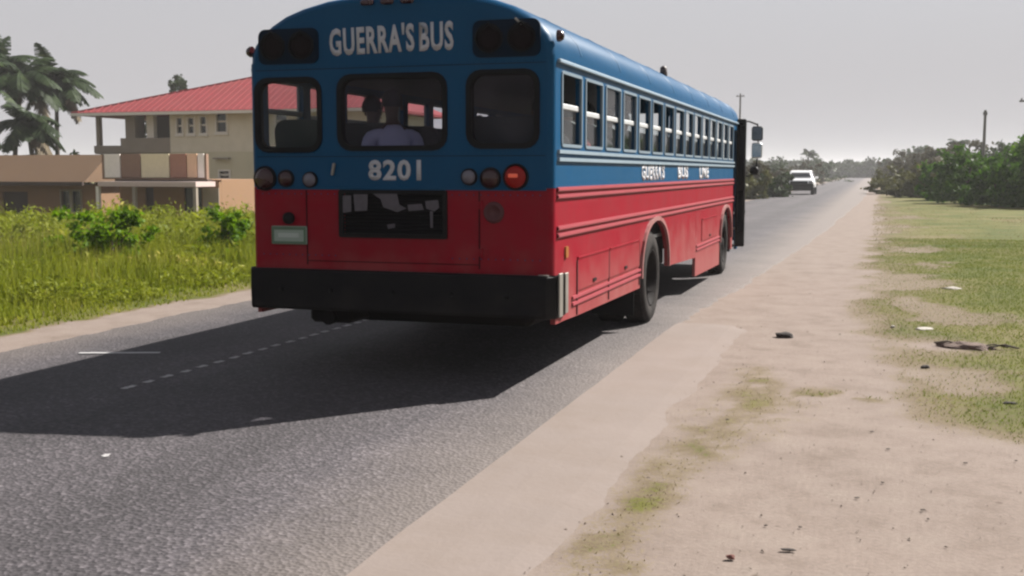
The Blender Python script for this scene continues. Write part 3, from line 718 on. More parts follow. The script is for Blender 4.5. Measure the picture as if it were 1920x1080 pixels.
# marker lamps
for x, y_, z in ((-1.30, 0.06, 2.665), (1.315, 0.06, 2.70)):
    l = MB(); l.lathe([(0.045, 0), (0.045, 0.02), (0.03, 0.045), (0, 0.055)], 'X', (0, 0, 0), 14)
    o = l.build('marker_lamp', lens_red, bus); o.location = (x, y_, z); o.rotation_euler = (0, 0, 0 if x > 0 else PI)
for dx in (-0.17, 0, 0.17):
    o = MB().box((0.05 - 0.1 + dx, -0.02, 3.005), (0.11, 0.035, 0.04), None, 0.01).build('marker_lamp', lens_red, bus)
# tail lamps
def lamp(name, x, z, r, mt, ring=True, bul=None):
    l = MB(); l.lathe([(r * 1.22, 0.0), (r * 1.2, -0.022), (r * 1.0, -0.024), (r * 1.0, -0.012)], 'Y', (x, 0, z), 24)
    h = l.build(name, black, bus)
    q = MB(); q.lathe([(r, -0.008), (r * 0.97, -0.03), (r * 0.6, -0.042), (0, -0.046)], 'Y', (x, 0, z), 24); q.build('lens', mt, h)
    if bul:
        q = MB(); q.box((x - 0.01, -0.05, z + 0.01), (r * 0.9, 0.012, r * 0.35), None, 0.005); q.build('bulb', bul, h)
    return h
lamp('tail_lamp', -1.17, 1.625, 0.085, lens_red); lamp('tail_lamp', 1.005, 1.64, 0.085, lens_lit, bul=bulb_lit)
lamp('tail_lamp', -0.975, 1.625, 0.06, lens_red); lamp('tail_lamp', 0.80, 1.63, 0.07, lens_red)
lamp('reversing_lamp', -0.755, 1.615, 0.055, lens_pale); lamp('reversing_lamp', 0.625, 1.64, 0.055, lens_pale)
o = MB().box((0, 0, 0), (0.02, 0.03, 0.10), None, 0.006).build('latch', metal, bus); o.location = (-0.54, -0.02, 1.70); o.rotation_euler = (0, 0.2, 0)
# engine grille
g = MB(); g.plate(rrect(-0.50, 0.44, 1.15, 1.535, 0.02), [rect(-0.46, 0.40, 1.185, 1.505)], 0.025, rearf(-0.018)); gr = g.build('engine_grille', black, bus)
for i in range(11):
    zz = 1.20 + i * 0.0285
    MB().box((-0.03, 0.012, zz), (0.86, 0.03, 0.006), Matrix.Rotation(0.6, 3, 'X')).build('louvre', black, gr)
MB().bb(-0.46, 0.40, 0.03, 0.04, 1.17, 1.52).build('grille_backing', grime, gr)
for pts in ([(-.455, 1.49), (-.38, 1.49), (-.38, 1.36), (-.455, 1.35)], [(-.36, 1.50), (-.235, 1.50), (-.24, 1.37), (-.35, 1.365)], [(-.19, 1.505), (0.02, 1.505), (0.04, 1.42), (0.10, 1.39), (0.02, 1.36), (-.10, 1.40), (-.12, 1.46)],
            [(0.11, 1.42), (0.23, 1.43), (0.25, 1.38), (0.12, 1.37)], [(0.26, 1.45), (0.37, 1.46), (0.38, 1.40), (0.34, 1.37), (0.27, 1.39)], [(0.30, 1.37), (0.325, 1.37), (0.325, 1.24), (0.305, 1.24)], [(-.07, 1.26), (0.0, 1.27), (0.0, 1.235), (-.06, 1.225)]):
    MB().plate(pts, [], 0.004, rearf(-0.026)).build('sticker', smudge, gr)
# engine door seams, hinges and panel joints
seam = mat('panel_joint_dark', (0.03, 0.004, 0.006), 0.8, spec=0.1)  # dark red colour of the joint lines
for a, b_, c, d in ((-0.80, -0.79, 0.92, 1.53), (0.70, 0.71, 0.92, 1.53), (-0.79, 0.70, 0.95, 0.957)): MB().bb(a, b_, -0.004, 0.004, c, d).build('panel_seam', seam, bus)
for zz in (1.05, 1.42): MB().tube([(0.73, -0.012, zz - .04), (0.73, -0.012, zz + .04)], 0.012, 6).bb(0.70, 0.78, -0.008, 0.0, zz - .03, zz + .03).build('hinge', red, bus)
for zz in (2.50, 1.80): MB().bb(-1.24, 1.24, -0.003, 0.004, zz, zz + .006).build('panel_seam', mat('joint_navy_%d' % int(zz * 10), (0.003, 0.02, 0.045), .7, spec=.1), bus)
rv = MB()
for zz in (1.83, 2.515, 1.50, 1.0):
    for k in range(41):
        x = -1.2 + k * 0.06
        if zz in (1.50, 1.0) and -0.52 < x < 0.46: continue
        rv.lathe([(0.006, -0.001), (0.004, -0.005), (0, -0.006)], 'Y', (x, 0, zz), 6)
rv.build('rivets', blue, bus, kind='stuff')
# licence plate
lp = MB().bb(-1.115, -0.79, -0.022, -0.006, 1.085, 1.235, 0.006).build('licence_plate', plate_m, bus)
MB().plate(rect(-1.115 + 0.004, -0.794, 1.089, 1.231), [rect(-1.09, -0.815, 1.11, 1.205)], 0.003, rearf(-0.0262)).build('plate_border', plate_g, lp)
MB().bb(-1.05, -0.86, -0.0262, -0.022, 1.142, 1.178).build('plate_band', mat('plate_faded_band', (0.60, 0.68, 0.62), 0.5), lp)
o = MB().lathe([(0.05, 0), (0.05, -0.03), (0.03, -0.045), (0, -0.048)], 'Y', (-0.955, 0, 1.30), 14).build('plate_lamp', black, bus)
o = MB().lathe([(0.085, 0), (0.08, -0.012), (0.05, -0.016), (0.048, -0.006), (0, -0.006)], 'Y', (0.825, 0, 1.365), 22).build('filler_cap', mat('dark_red_cap', (0.10, 0.01, 0.015), 0.6), bus)
# bumper
m = MB()
sec = [(-0.0, 0.885), (-0.055, 0.888), (-0.072, 0.872), (-0.076, 0.72), (-0.072, 0.575), (-0.055, 0.552), (0.0, 0.555)]
path = [(-1.315, 0.30, -1, 0), (-1.315, 0.0, -1, -0.15), (-1.27, -0.0, -0.6, -1), (1.25, -0.0, 0.6, -1), (1.315, 0.0, 1, -0.15), (1.315, 0.30, 1, 0)]
vs = []
for (x, y_, dx, dy) in path:
    for d, z in sec:
        k = -d * (0.16 if abs(dx) == 1 else 1.0); vs.append((x + dx * k * (1 if abs(dx) == 1 else 0.35), y_ + dy * k, z))
K = len(sec)
m.add(vs, [[i * K + j, i * K + j + 1, (i + 1) * K + j + 1, (i + 1) * K + j] for i in range(len(path) - 1) for j in range(K - 1)], False)
bp_ = m.build('bumper', black, bus)
MB().bb(1.338, 1.352, 0.02, 0.12, 0.56, 0.90, 0.004).build('bumper_end_strip', metal, bp_)
MB().bb(1.338, 1.350, 0.20, 0.29, 0.57, 0.89, 0.004).build('bumper_end_strip', metal, bp_)
MB().bb(1.20, 1.28, -0.055, -0.03, 0.884, 0.893).build('bumper_wear_mark', metal, bp_)
for x in (-1.0, -0.55, 0.0, 0.5, 0.95):
    MB().lathe([(0.022, -0.072), (0.022, -0.082), (0.012, -0.089), (0, -0.090)], 'Y', (x, 0, 0.72), 6).build('bolt', rubber, bp_)
# hitch under the bumper
MB().bb(-0.80, -0.42, 0.02, 0.45, 0.44, 0.56, 0.03).tube([(-0.6, -0.04, 0.49), (-0.6, 0.5, 0.50)], 0.06, 10).build('tow_hitch', grime, bus)
MB().bb(-0.95, 1.05, 0.35, 1.9, 0.42, 0.95, 0.08).build('engine', grime, bus)
MB().bb(-0.5, -0.36, 0.3, 11.8, 0.62, 0.85).bb(0.36, 0.5, 0.3, 11.8, 0.62, 0.85).build('chassis_rail', grime, bus)
MB().bb(-1.26, 1.26, 0.1, 12.1, 0.93, 0.97).build('floor', floor_m, bus)
MB().bb(-0.9, 0.9, 5.6, 7.0, 0.40, 0.85, 0.05).build('fuel_tank', grime, bus)

# sides
NW = 15; WP = 0.745; WY0 = 0.15
def winrect(i): y0 = WY0 + 0.07 + i * WP; return (y0, y0 + WP - 0.135)
def arcpts(yc, r, top, bot, y0, y1):
    """wheel opening from (y0,bot) over the wheel to (y1,bot), going +y"""
    out = [(y0, bot)]
    K = 10
    for i in range(K + 1):
        a = PI - PI * i / K; out.append((yc + math.cos(a) * (y1 - y0) / 2, min(top, 0.56 + (top - 0.56) * math.sin(a) ** 0.8)))
    out.append((y1, bot)); return out
AX_R, AX_F = 4.12, 10.45
for s in (1, -1):
    fx = (lambda s: lambda u, v, w: (s * (W2 - w), u, v))(s)
    fo = (lambda s: lambda u, v, w: (s * (W2 + w), u, v))(s)
    yend = 11.40 if s > 0 else 12.2
    # blue band with window openings
    hs_ = [rrect(*winrect(i), 1.885, 2.445, 0.04, 2) for i in range(NW)]
    MB().plate(rect(0.06, yend, SPLIT, 2.525), hs_, 0.05, fx).build('side_panel', blue, bus, label='blue window band of the side')
    if s < 0: pass
    else:
        MB().plate(rect(12.08, 12.2, 0.3, 2.525), [], 0.05, fx).build('door_post', blue, bus)
        MB().plate(rect(11.40, 12.08, 2.40, 2.525), [], 0.05, fx).build('door_header', blue, bus)
    # red skirts, panel by panel
    pan = [[(0.06, SPLIT - .004), (0.06, 0.50), (0.32, 0.50), (0.72, 0.49), (3.36, 0.46)] + [(3.36, 0.56)] +
           arcpts(AX_R + 0.08, .8, 1.14, 0.57, 3.40, 5.02)[1:-1] + [(5.06, 0.56), (7.2, 0.50), (7.2, SPLIT - .004)]]
    pan.append([(7.205, SPLIT - .004), (7.205, 0.24)] + [(9.72, 0.21)] + arcpts(AX_F, .8, 1.10, 0.55, 9.74, 11.18)[1:-1] + [(11.22, 0.35), (yend, 0.35), (yend, SPLIT - .004)])
    for k, pl in enumerate(pan):
        MB().plate(pl, [], 0.04, fx).build('skirt_panel', red, bus)
    # double ribbed rub rails
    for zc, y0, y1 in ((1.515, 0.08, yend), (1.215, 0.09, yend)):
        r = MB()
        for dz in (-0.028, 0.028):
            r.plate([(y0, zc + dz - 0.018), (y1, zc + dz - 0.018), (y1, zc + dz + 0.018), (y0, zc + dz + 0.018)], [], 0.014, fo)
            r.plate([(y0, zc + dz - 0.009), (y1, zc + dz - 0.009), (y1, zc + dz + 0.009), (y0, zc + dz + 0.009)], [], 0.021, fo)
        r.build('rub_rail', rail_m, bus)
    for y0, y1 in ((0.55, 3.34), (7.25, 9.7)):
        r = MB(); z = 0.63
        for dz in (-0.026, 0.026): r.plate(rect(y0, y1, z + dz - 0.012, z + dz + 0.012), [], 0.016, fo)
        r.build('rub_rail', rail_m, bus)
    # sill moulding under the windows
    r = MB()
    for zz in (1.835, 1.775): r.plate(rect(0.10, yend, zz - 0.014, zz + 0.014), [], 0.022, fo)
    r.build('window_sill', mat('sill_pale_blue_%d' % (s + 1), (0.36, 0.47, 0.56), 0.4), bus)
    # compartment doors
    for y0, y1, z0, z1 in ((0.72, 1.86, 0.70, 0.965), (1.90, 3.28, 0.70, 0.965), (7.75, 9.35, 0.70, 1.0)):
        d = MB().plate(rrect(y0, y1, z0, z1, 0.02, 2), [], 0.009, fo).build('compartment_door', red, bus)
        MB().plate(rect((y0 + y1) / 2 - 0.05, (y0 + y1) / 2 + 0.05, z0 + 0.03, z0 + 0.055), [], 0.02, fo).build('latch', black, d)
        MB().plate(rect(y0, y1, z1, z1 + 0.014), [], 0.016, fo).build('hinge', red, d)
    for yy in (0.715, 1.88, 3.30): MB().plate(rect(yy - 0.008, yy + 0.008, 0.50, 0.95), [], 0.0105, fo).build('panel_seam', mat('seam_dark_red_%d%d' % (s + 1, int(yy * 10)), (0.13, 0.008, 0.012), 0.6), bus)
    o = MB().plate(rrect(0.32, 0.40, 1.00, 1.09, 0.02), [], 0.015, fo).build('reflector', lens_amber, bus)
    # wheel arch flares
    for yc, hw, tp in ((AX_R + 0.08, 0.81, 1.14), (AX_F, 0.72, 1.10)):
        out = []; inn = []
        for i in range(17):
            a = PI * i / 16; out.append((yc + math.cos(a) * (hw + 0.045), 0.56 + (tp - 0.56 + 0.045) * math.sin(a) ** 0.8)); inn.append((yc + math.cos(a) * hw, 0.56 + (tp - 0.56) * math.sin(a) ** 0.8))
        MB().plate(out + inn[::-1], [], 0.03, fo).build('wheel_arch', mat('arch_dusty_%d%d' % (s + 1, int(yc)), (0.40, 0.10, 0.10), 0.6, dirt=(0.4, .3, .27), dirt_amt=.6), bus)
        MB().bb(s * 0.85, s * 1.26, yc - hw + .02, yc + hw - .02, 1.16, 1.18).build('wheel_housing', grime, bus)
        MB().bb(s * 0.75, s * 0.78, yc - hw, yc + hw, 0.4, 1.18).build('wheel_housing', grime, bus)
    # windows with sliding sashes
    for i in range(NW):
        y0, y1 = winrect(i)
        if s > 0 and i == NW - 1 and y1 > yend: continue
        f = MB().plate(rrect(y0 - 0.014, y1 + 0.014, 1.872, 2.458, 0.04, 2), [rect(y0 + 0.012, y1 - 0.012, 1.897, 2.434)], 0.022, (lambda s: lambda u, v, w: (s * (W2 + 0.010 - w), u, v))(s)).build('side_window', frame_m, bus)
        rd = random.Random(i * 7 + s)
        lowered = rd.random() < 0.55
        zr = 2.165 if i > 0 else 2.19
        MB().bb(s * (W2 - 0.045), s * (W2 - 0.015), y0 + 0.01, y1 - 0.01, zr - 0.022, zr + 0.022, 0.006).build('sash_rail', alu, f)
        MB().bb(s * (W2 - 0.034), s * (W2 - 0.030), y0 + 0.01, y1 - 0.01, 1.905, zr - 0.01).build('pane', glass, f)
        if not lowered: MB().bb(s * (W2 - 0.024), s * (W2 - 0.020), y0 + 0.01, y1 - 0.01, zr + 0.01, 2.43).build('pane', glass, f)
# side lettering on white ground, as worn bands
for body, y0, y1 in (("GUERRA'S", 3.38, 4.72), ("BUS", 5.65, 6.45), ("LINE", 7.45, 8.35)):
    put_text(body, 0, y0, 1.585, y1 - y0, 0.18, side=1, bold=0.06, depth=0.0012)

# front end
MB().plate([(-1.26, 0.45), (1.26, 0.45), (1.26, 2.56)] + arch[1:-1] + [(-1.26, 2.56)], [rrect(-1.15, -0.03, 1.35, 2.74, 0.08), rrect(0.03, 1.15, 1.35, 2.74, 0.08)], 0.05, rearf(12.2)).build('front_panel', blue, bus)
for a, b_ in ((-1.15, -0.03), (0.03, 1.15)):
    MB().plate(rrect(a, b_, 1.35, 2.74, 0.08), [], 0.006, rearf(12.22)).build('windscreen', glass, bus)
MB().bb(-1.3, 1.3, 12.25, 12.42, 0.45, 0.75, 0.04).build('front_bumper', black, bus)
# open entry door: folded leaves standing out from the side
dd = MB(); 
for y_ in (11.86, 11.93):
    dd.plate(rrect(1.30, 1.455, 0.36, 2.60, 0.02, 2), [rect(1.33, 1.425, 0.62, 1.35), rect(1.33, 1.425, 1.45, 2.5)], 0.03, rearf(y_))
dr = dd.build('entry_door', black, bus)
dark_g = glass_mat('door_glass', (0.06, 0.06, 0.07), 0.0)
MB().plate(rect(1.325, 1.43, 0.6, 1.37), [], 0.005, rearf(11.875)).build('pane', dark_g, dr)
MB().plate(rect(1.325, 1.43, 1.43, 2.52), [], 0.005, rearf(11.875)).build('pane', dark_g, dr)
MB().bb(1.30, 1.46, 11.90, 12.0, 0.95, 0.99).build('handle', rubber, dr)
for zz in (0.36, 0.66): MB().bb(0.75 if zz > .4 else .95, 1.28, 11.42, 12.06, zz, zz + 0.03).build('entry_step', grime, bus)
MB().bb(0.6, 0.62, 11.42, 12.1, 0.3, 0.95).bb(0.6, 1.27, 11.39, 11.41, 0.3, 1.5).build('step_well', grime, bus)
# mirror cluster ahead of the door
mi = MB().tube([(1.30, 12.15, 2.56), (1.45, 12.35, 2.58), (1.60, 12.40, 2.52)], 0.016, 6).tube([(1.30, 12.2, 1.62), (1.45, 12.38, 1.60), (1.58, 12.40, 1.66)], 0.016, 6).tube([(1.60, 12.40, 2.54), (1.62, 12.41, 2.1), (1.58, 12.40, 1.62)], 0.014, 6).build('mirror_bracket', black, bus)
mh = MB().box((1.60, 12.38, 2.36), (0.20, 0.07, 0.26), None, 0.03).build('mirror', black, bus)
MB().box((1.60, 12.342, 2.36), (0.17, 0.006, 0.22), None, 0.002).build('mirror_glass', mat('mirror_glass', (0.30, 0.31, 0.33), 0.15, metal=0.9, var=0.02), mh)
mh = MB().box((1.60, 12.38, 2.06), (0.19, 0.07, 0.28), None, 0.03).build('mirror', alu, bus)
MB().box((1.60, 12.342, 2.06), (0.16, 0.006, 0.24), None, 0.002).build('mirror_glass', mat('mirror_glass_lower', (0.8, 0.82, 0.84), 0.1, metal=0.9, var=0.02), mh)
q = MB(); q.lathe([(0.0, -0.05), (0.06, -0.035), (0.085, 0), (0.0, 0.0)], 'Y', (1.56, 12.4, 1.70), 16); q.build('convex_mirror', black, bus)
# roof fittings
MB().tube([(0, 0, 0), (0, 0, 0.05)], 0.05, 12).lathe([(0.045, 0.05), (0.045, 0.11), (0.02, 0.13), (0, 0.135)], 'Z', (0, 0, 0), 12).build('strobe_lamp', mat('strobe', (0.06, 0.03, 0.03), 0.5), bus).location = (1.02, 6.15, 2.89)
MB().bb(-0.32, 0.32, 3.6, 4.25, 3.07, 3.13, 0.02).build('roof_hatch', blue, bus)

# wheels
def make_wheel(name_side, inner=False):
    t = MB(); R = 0.505
    t.lathe([(0.30, -0.12), (0.40, -0.135), (0.47, -0.125), (0.495, -0.10), (R, -0.07), (R, 0.07), (0.495, 0.10), (0.47, 0.125), (0.40, 0.135), (0.30, 0.12), (0.295, 0.0), (0.30, -0.12)], 'X', (0, 0, 0), 40, True, False)
    return t
def tread_mesh():
    t = MB()
    for k in range(44):
        a = 2 * PI * k / 44
        for sx, sh in ((-0.055, 0.0), (0.055, 0.07)):
            aa = a + sh; Rm = Matrix.Rotation(aa, 3, 'X')
            t.box(Rm @ Vector((sx, 0, 0.506)), (0.085, 0.045, 0.014), Rm)
    return t
def rim_mb(deep):
    r = MB(); d = deep
    r.lathe([(0.305, 0.125), (0.315, 0.13), (0.30, 0.115), (0.275, 0.11), (0.26, 0.04 - d), (0.18, -0.0 - d), (0.10, 0.0 - d), (0.10, 0.06 - d), (0.07, 0.085 - d), (0.0, 0.09 - d)], 'X', (0, 0, 0), 32, True, False)
    for k in range(10):
        a = 2 * PI * k / 10; r.tube([(-d, 0.14 * math.cos(a), 0.14 * math.sin(a)), (0.03 - d, 0.14 * math.cos(a), 0.14 * math.sin(a))], 0.014, 6)
    return r
tyre_mesh = tread = rimF = rimR = None
def wheel(x, y_, side, deep):
    w = make_wheel('w').build('wheel', tyre_m, bus); w.location = (x, y_, 0.505); w.rotation_euler = (random.uniform(0, 1), 0, 0)
    if side < 0: w.scale = (-1, 1, 1)
    tread_mesh().build('tread', tyre_m, w, recalc=False); rim_mb(deep).build('rim', rim_m, w)
for s in (1, -1):
    wheel(s * 1.16, AX_R, s, 0.12); wheel(s * 0.84, AX_R, s, -0.02); wheel(s * 1.16, AX_F, s, -0.03)
MB().tube([(-0.95, AX_R, 0.505), (0.95, AX_R, 0.505)], 0.09, 10).lathe([(0.0, -0.22), (0.15, -0.16), (0.2, 0), (0.15, 0.16), (0, 0.22)], 'X', (0, AX_R, 0.505), 14).build('axle', grime, bus)
MB().tube([(-1.1, AX_F, 0.45), (1.1, AX_F, 0.45)], 0.06, 8).build('axle', grime, bus)
for s in (1, -1): MB().box((s * 1.02, 3.32, 0.47), (0.46, 0.02, 0.6), None, 0.005).build('mud_flap', rubber, bus)

# seats
def seat_parts(x, y_, w=0.86):
    st = MB(); st.box((x, y_ + 0.24, 1.40), (w, 0.42, 0.13), None, 0.04)
    vs = rrect(x - w / 2, x + w / 2, 1.44, 2.115, 0.11)
    st.plate(vs, [], 0.09, lambda u, v, ww: (u, y_ - 0.02 - ww - (v - 1.44) * 0.14, v))
    st.bb(x - w / 2 + .05, x - w / 2 + .08, y_ + .02, y_ + .05, 0.97, 1.36).bb(x + w / 2 - .08, x + w / 2 - .05, y_ + .02, y_ + .05, 0.97, 1.36)
    return st
ROWS = [0.42 + 0.80 * i for i in range(13)]
for i, yr in enumerate(ROWS):
    for s in (-1, 1):
        (seat_parts(-0.97, yr, 0.48) if (i == 0 and s < 0) else seat_parts(s * 0.80, yr)).build('seat', seat_m, bus)
st = MB().bb(-1.2, -0.5, 11.3, 11.8, 1.35, 1.5, .04).bb(-1.2, -0.7, 11.2, 11.3, 1.4, 2.2, .04).build('driver_seat', seat_m, bus)

# ------------------------------------------------------------------ PASSENGERS
skin_m = mat('brown_skin', (0.17, 0.085, 0.05), 0.5, var=0.08)
hair_m = mat('black_hair', (0.008, 0.007, 0.007), 0.7, var=0.3, vscale=60, bump=0.4)
eye_m = mat('eye_white', (0.6, 0.58, 0.55), 0.3, var=0.02); pupil_m = mat('pupil', (0.01, 0.01, 0.01), 0.2)
jeans = mat('dark_trousers', (0.02, 0.025, 0.045), 0.8)
def skin_mesh(verts, edges, radii, root=0, sub=1):
    me = bpy.data.meshes.new('sk'); me.from_pydata(verts, edges, []); o = bpy.data.objects.new('sk', me); COL.objects.link(o)
    md = o.modifiers.new('s', 'SKIN'); md.use_smooth_shade = True
    for i, r in enumerate(radii):
        sv = me.skin_vertices[0].data[i]; sv.radius = (r if isinstance(r, tuple) else (r, r)); sv.use_root = (i == root)
    o.modifiers.new('u', 'SUBSURF').levels = sub
    bpy.context.view_layer.update()
    out = bpy.data.meshes.new_from_object(o.evaluated_get(bpy.context.evaluated_depsgraph_get()))
    bpy.data.objects.remove(o); bpy.data.meshes.remove(me)
    return out
# seated figure, hip at origin, facing +y
def person_meshes():
    V = [(0, 0, 0.0), (0, -0.03, 0.18), (0, -0.05, 0.36), (0, -0.03, 0.50), (0, 0.0, 0.56)]
    E = [(0, 1), (1, 2), (2, 3), (3, 4)]; R = [(0.16, 0.12), (0.145, 0.10), (0.16, 0.11), (0.075, 0.07), (0.052, 0.052)]
    # head
    V += [(0, 0.015, 0.62), (0, 0.02, 0.69), (0, 0.005, 0.76), (0, 0.0, 0.80)]; E += [(4, 5), (5, 6), (6, 7), (7, 8)]; R += [(0.062, 0.07), (0.078, 0.093), (0.075, 0.09), (0.045, 0.055)]
    for s in (-1, 1):
        k = len(V)
        V += [(s * 0.10, -0.04, 0.45), (s * 0.19, -0.04, 0.43), (s * 0.23, 0.0, 0.20), (s * 0.17, 0.22, 0.16), (s * 0.155, 0.29, 0.155)]
        E += [(2, k), (k, k + 1), (k + 1, k + 2), (k + 2, k + 3), (k + 3, k + 4)]; R += [0.07, 0.056, 0.043, 0.027, (0.038, 0.018)]
        h = k + 4
        for j, (dx, L) in enumerate(((-0.030, 0.06), (-0.011, 0.072), (0.009, 0.066), (0.028, 0.05))):
            q = len(V); V += [(s * (0.155 + dx), 0.33, 0.15), (s * (0.155 + dx * 1.1), 0.33 + L * .6, 0.14), (s * (0.155 + dx * 1.1), 0.33 + L, 0.12)]
            E += [(h, q), (q, q + 1), (q + 1, q + 2)]; R += [0.0095, 0.0085, 0.0065]
        q = len(V); V += [(s * 0.115, 0.30, 0.15), (s * 0.095, 0.33, 0.14), (s * 0.09, 0.355, 0.13)]; E += [(k + 3, q), (q, q + 1), (q + 1, q + 2)]; R += [0.012, 0.011, 0.008]
    body = skin_mesh(V, E, R, 0, 1)
    # shirt: torso and sleeves, a little larger
    V = [(0, 0.0, 0.02), (0, -0.03, 0.18), (0, -0.05, 0.36), (0, -0.035, 0.47), (0, -0.02, 0.52)]; E = [(0, 1), (1, 2), (2, 3), (3, 4)]; R = [(0.18, 0.14), (0.165, 0.125), (0.175, 0.13), (0.11, 0.095), (0.07, 0.068)]
    for s in (-1, 1):
        k = len(V); V += [(s * 0.11, -0.04, 0.445), (s * 0.195, -0.04, 0.425), (s * 0.222, -0.015, 0.27)]; E += [(2, k), (k, k + 1), (k + 1, k + 2)]; R += [0.085, 0.072, 0.066]
    shirt = skin_mesh(V, E, R, 0, 1)
    V = [(0, 0, 0.0)]; E = []; R = [(0.175, 0.13)]
    for s in (-1, 1):
        k = len(V); V += [(s * 0.10, 0.06, 0.0), (s * 0.12, 0.42, 0.03), (s * 0.12, 0.46, -0.02), (s * 0.12, 0.47, -0.36)]; E += [(0, k), (k, k + 1), (k + 1, k + 2), (k + 2, k + 3)]; R += [0.095, 0.07, 0.065, 0.05]
    trousers = skin_mesh(V, E, R, 0, 1)
    shoe = MB()
    for s in (-1, 1): shoe.box((s * 0.12, 0.52, -0.405), (0.09, 0.25, 0.07), None, 0.025)
    # hair cap
    hm = MB(); prof = []
    vs = []; nn, mm = 18, 8
    for j in range(mm + 1):
        th = PI * 0.62 * j / mm
        for i in range(nn):
            ph = 2 * PI * i / nn; front = max(0, math.sin(ph))
            t2 = th * (1 - 0.38 * front); jit = 1 + 0.03 * math.sin(ph * 7 + j * 2)
            vs.append((0.089 * math.sin(t2) * math.cos(ph) * jit, 0.105 * math.sin(t2) * math.sin(ph) * jit - 0.002, 0.115 * math.cos(t2) * jit + 0.715))
    hm.add(vs, [[j * nn + i, j * nn + (i + 1) % nn, (j + 1) * nn + (i + 1) % nn, (j + 1) * nn + i] for j in range(mm) for i in range(nn)], True)
    face = MB(); face.box((0, 0.112, 0.665), (0.026, 0.03, 0.045), Matrix.Rotation(-0.3, 3, 'X'), 0.008)
    for s in (-1, 1): face.box((s * 0.083, 0.0, 0.675), (0.018, 0.035, 0.06), None, 0.008)
    face.box((0, 0.103, 0.625), (0.045, 0.012, 0.014), None, 0.004)
    eyes = MB()
    for s in (-1, 1): eyes.lathe([(0.0, -0.012), (0.012, 0), (0.0, 0.012)], 'Z', (s * 0.031, 0.095, 0.69), 8)
    def me_of(mb, nm):
        me = bpy.data.meshes.new(nm); me.from_pydata(mb.v, [], mb.f); me.polygons.foreach_set('use_smooth', mb.sm); me.update(); return me
    return body, shirt, trousers, me_of(shoe, 'shoes'), me_of(hm, 'hair'), me_of(face, 'face'), me_of(eyes, 'eyes')
PM = person_meshes()
shirts = {}
def shirt_mat(c):
    if c not in shirts: shirts[c] = mat('shirt_%d' % len(shirts), c, 0.85, var=0.1, bump=0.2, bscale=25)
    return shirts[c]
def person(label, x, y_, col, turn=0.0, sc=1.0):
    """seated passenger in bus coordinates"""
    p = thing('person', label, 'person', (BX + x, BY + y_, 0.02 + 1.465 + 0.09), turn, 'passengers seated in the bus')
    p.scale = (sc, sc, sc)
    for nm, me, mt in (('body', PM[0], skin_m), ('shirt', PM[1], shirt_mat(col)), ('trousers', PM[2], jeans), ('shoes', PM[3], black), ('hair', PM[4], hair_m), ('face', PM[5], skin_m), ('eyes', PM[6], eye_m)):
        mc = me.copy() if nm == 'shirt' else me
        if len(mc.materials) == 0: mc.materials.append(mt)
        o = link(nm, mc, None, p)
    return p
def row(i): return ROWS[i] + 0.26
person('passenger in a pale blue shirt turned sideways behind the middle rear window', -0.30, 0.62, (1.15, 1.18, 1.75), 0.6, 1.0)
person('dark shirted passenger left of the one in pale blue at the rear window', -0.93, row(1) + .1, (0.03, 0.03, 0.035), -0.3, 1.02)
person('passenger in white at the rearmost side window', 0.98, row(0) + .1, (0.62, 0.58, 0.54), 0.2, 0.93)
person('passenger in dark red shirt at the second side window', 1.0, row(1), (0.32, 0.03, 0.05), 0.0, 0.9)
person('passenger in grey white shirt at the third side window', 0.99, row(2), (0.5, 0.5, 0.5), 0.3, 0.95)
person('passenger in green shirt at the fourth side window', 1.0, row(3), (0.04, 0.14, 0.09), 0.0, 0.92)
person('passenger in cream shirt at the fifth side window', 0.98, row(4), (0.6, 0.55, 0.46), -0.3, 0.96)
person('passenger in brown shirt by a far side window near the middle', -0.95, row(5), (0.12, 0.07, 0.04), 0.0, 0.97)
person('passenger in light blue shirt on the far side past the middle', -1.0, row(7), (0.25, 0.38, 0.5), 0.1, 0.94)
person('passenger in black shirt seated on the far side near the front', -0.6, row(8), (0.02, 0.02, 0.02), 0.0, 1.0)
person('passenger in white shirt seated on the far side nearest the driver', -0.98, row(11), (0.6, 0.6, 0.6), 0.0, 0.94)

# ------------------------------------------------------------------ ONCOMING SUV
carw = mat('white_car_paint', (1.5, 1.5, 1.5), 0.3, var=0.03, coat=0.5)
cargl = glass_mat('car_glass', (0.25, 0.27, 0.28), 0.0)
c0 = ground_at(1507, 364, 0.02)
car = thing('suv', 'white off-road vehicle with dark bumper coming along the far lane', 'car', (-5.2, 86, 0.02), 0.0)
car.scale = (1.12, 1, 1)
def car_section(pts, hw, y0): pass
m = MB()
prof_c = [(-2.25, 0.50), (-2.27, 0.95), (-2.15, 1.08), (-1.15, 1.18), (-0.55, 1.70), (-0.35, 1.78), (1.9, 1.78), (2.2, 1.15), (2.25, 0.5)]
vs = []
for hw in (-1, -0.94, 0.94, 1):
    for y_, z in prof_c:
        k = 0.93 * (1 if z < 1.0 else 1 - (z - 1.0) * 0.42)
        ins = 0.04 if abs(hw) == 1 else 0
        vs.append((k * hw, y_ * (0.985 if ins else 1), z - (ins if z > .6 else -ins)))
K = len(prof_c)
m.add(vs, [[a * K + i, a * K + (i + 1) % K, (a + 1) * K + (i + 1) % K, (a + 1) * K + i] for a in range(3) for i in range(K)], False)
m.add([vs[i] for i in range(K)], [list(range(K))]); m.add(vs[-K:], [list(range(K))])
m.build('body', carw, car)
MB().plate([(-0.68, 1.28), (0.68, 1.28), (0.56, 1.60), (-0.56, 1.60)], [], 0.02, lambda u, v, w: (u, -1.15 + (v - 1.18) * 1.15 - 0.03 + w, v)).build('windscreen', mat('suv_windscreen', (0.04, 0.045, 0.05), 0.15, var=.05), car)
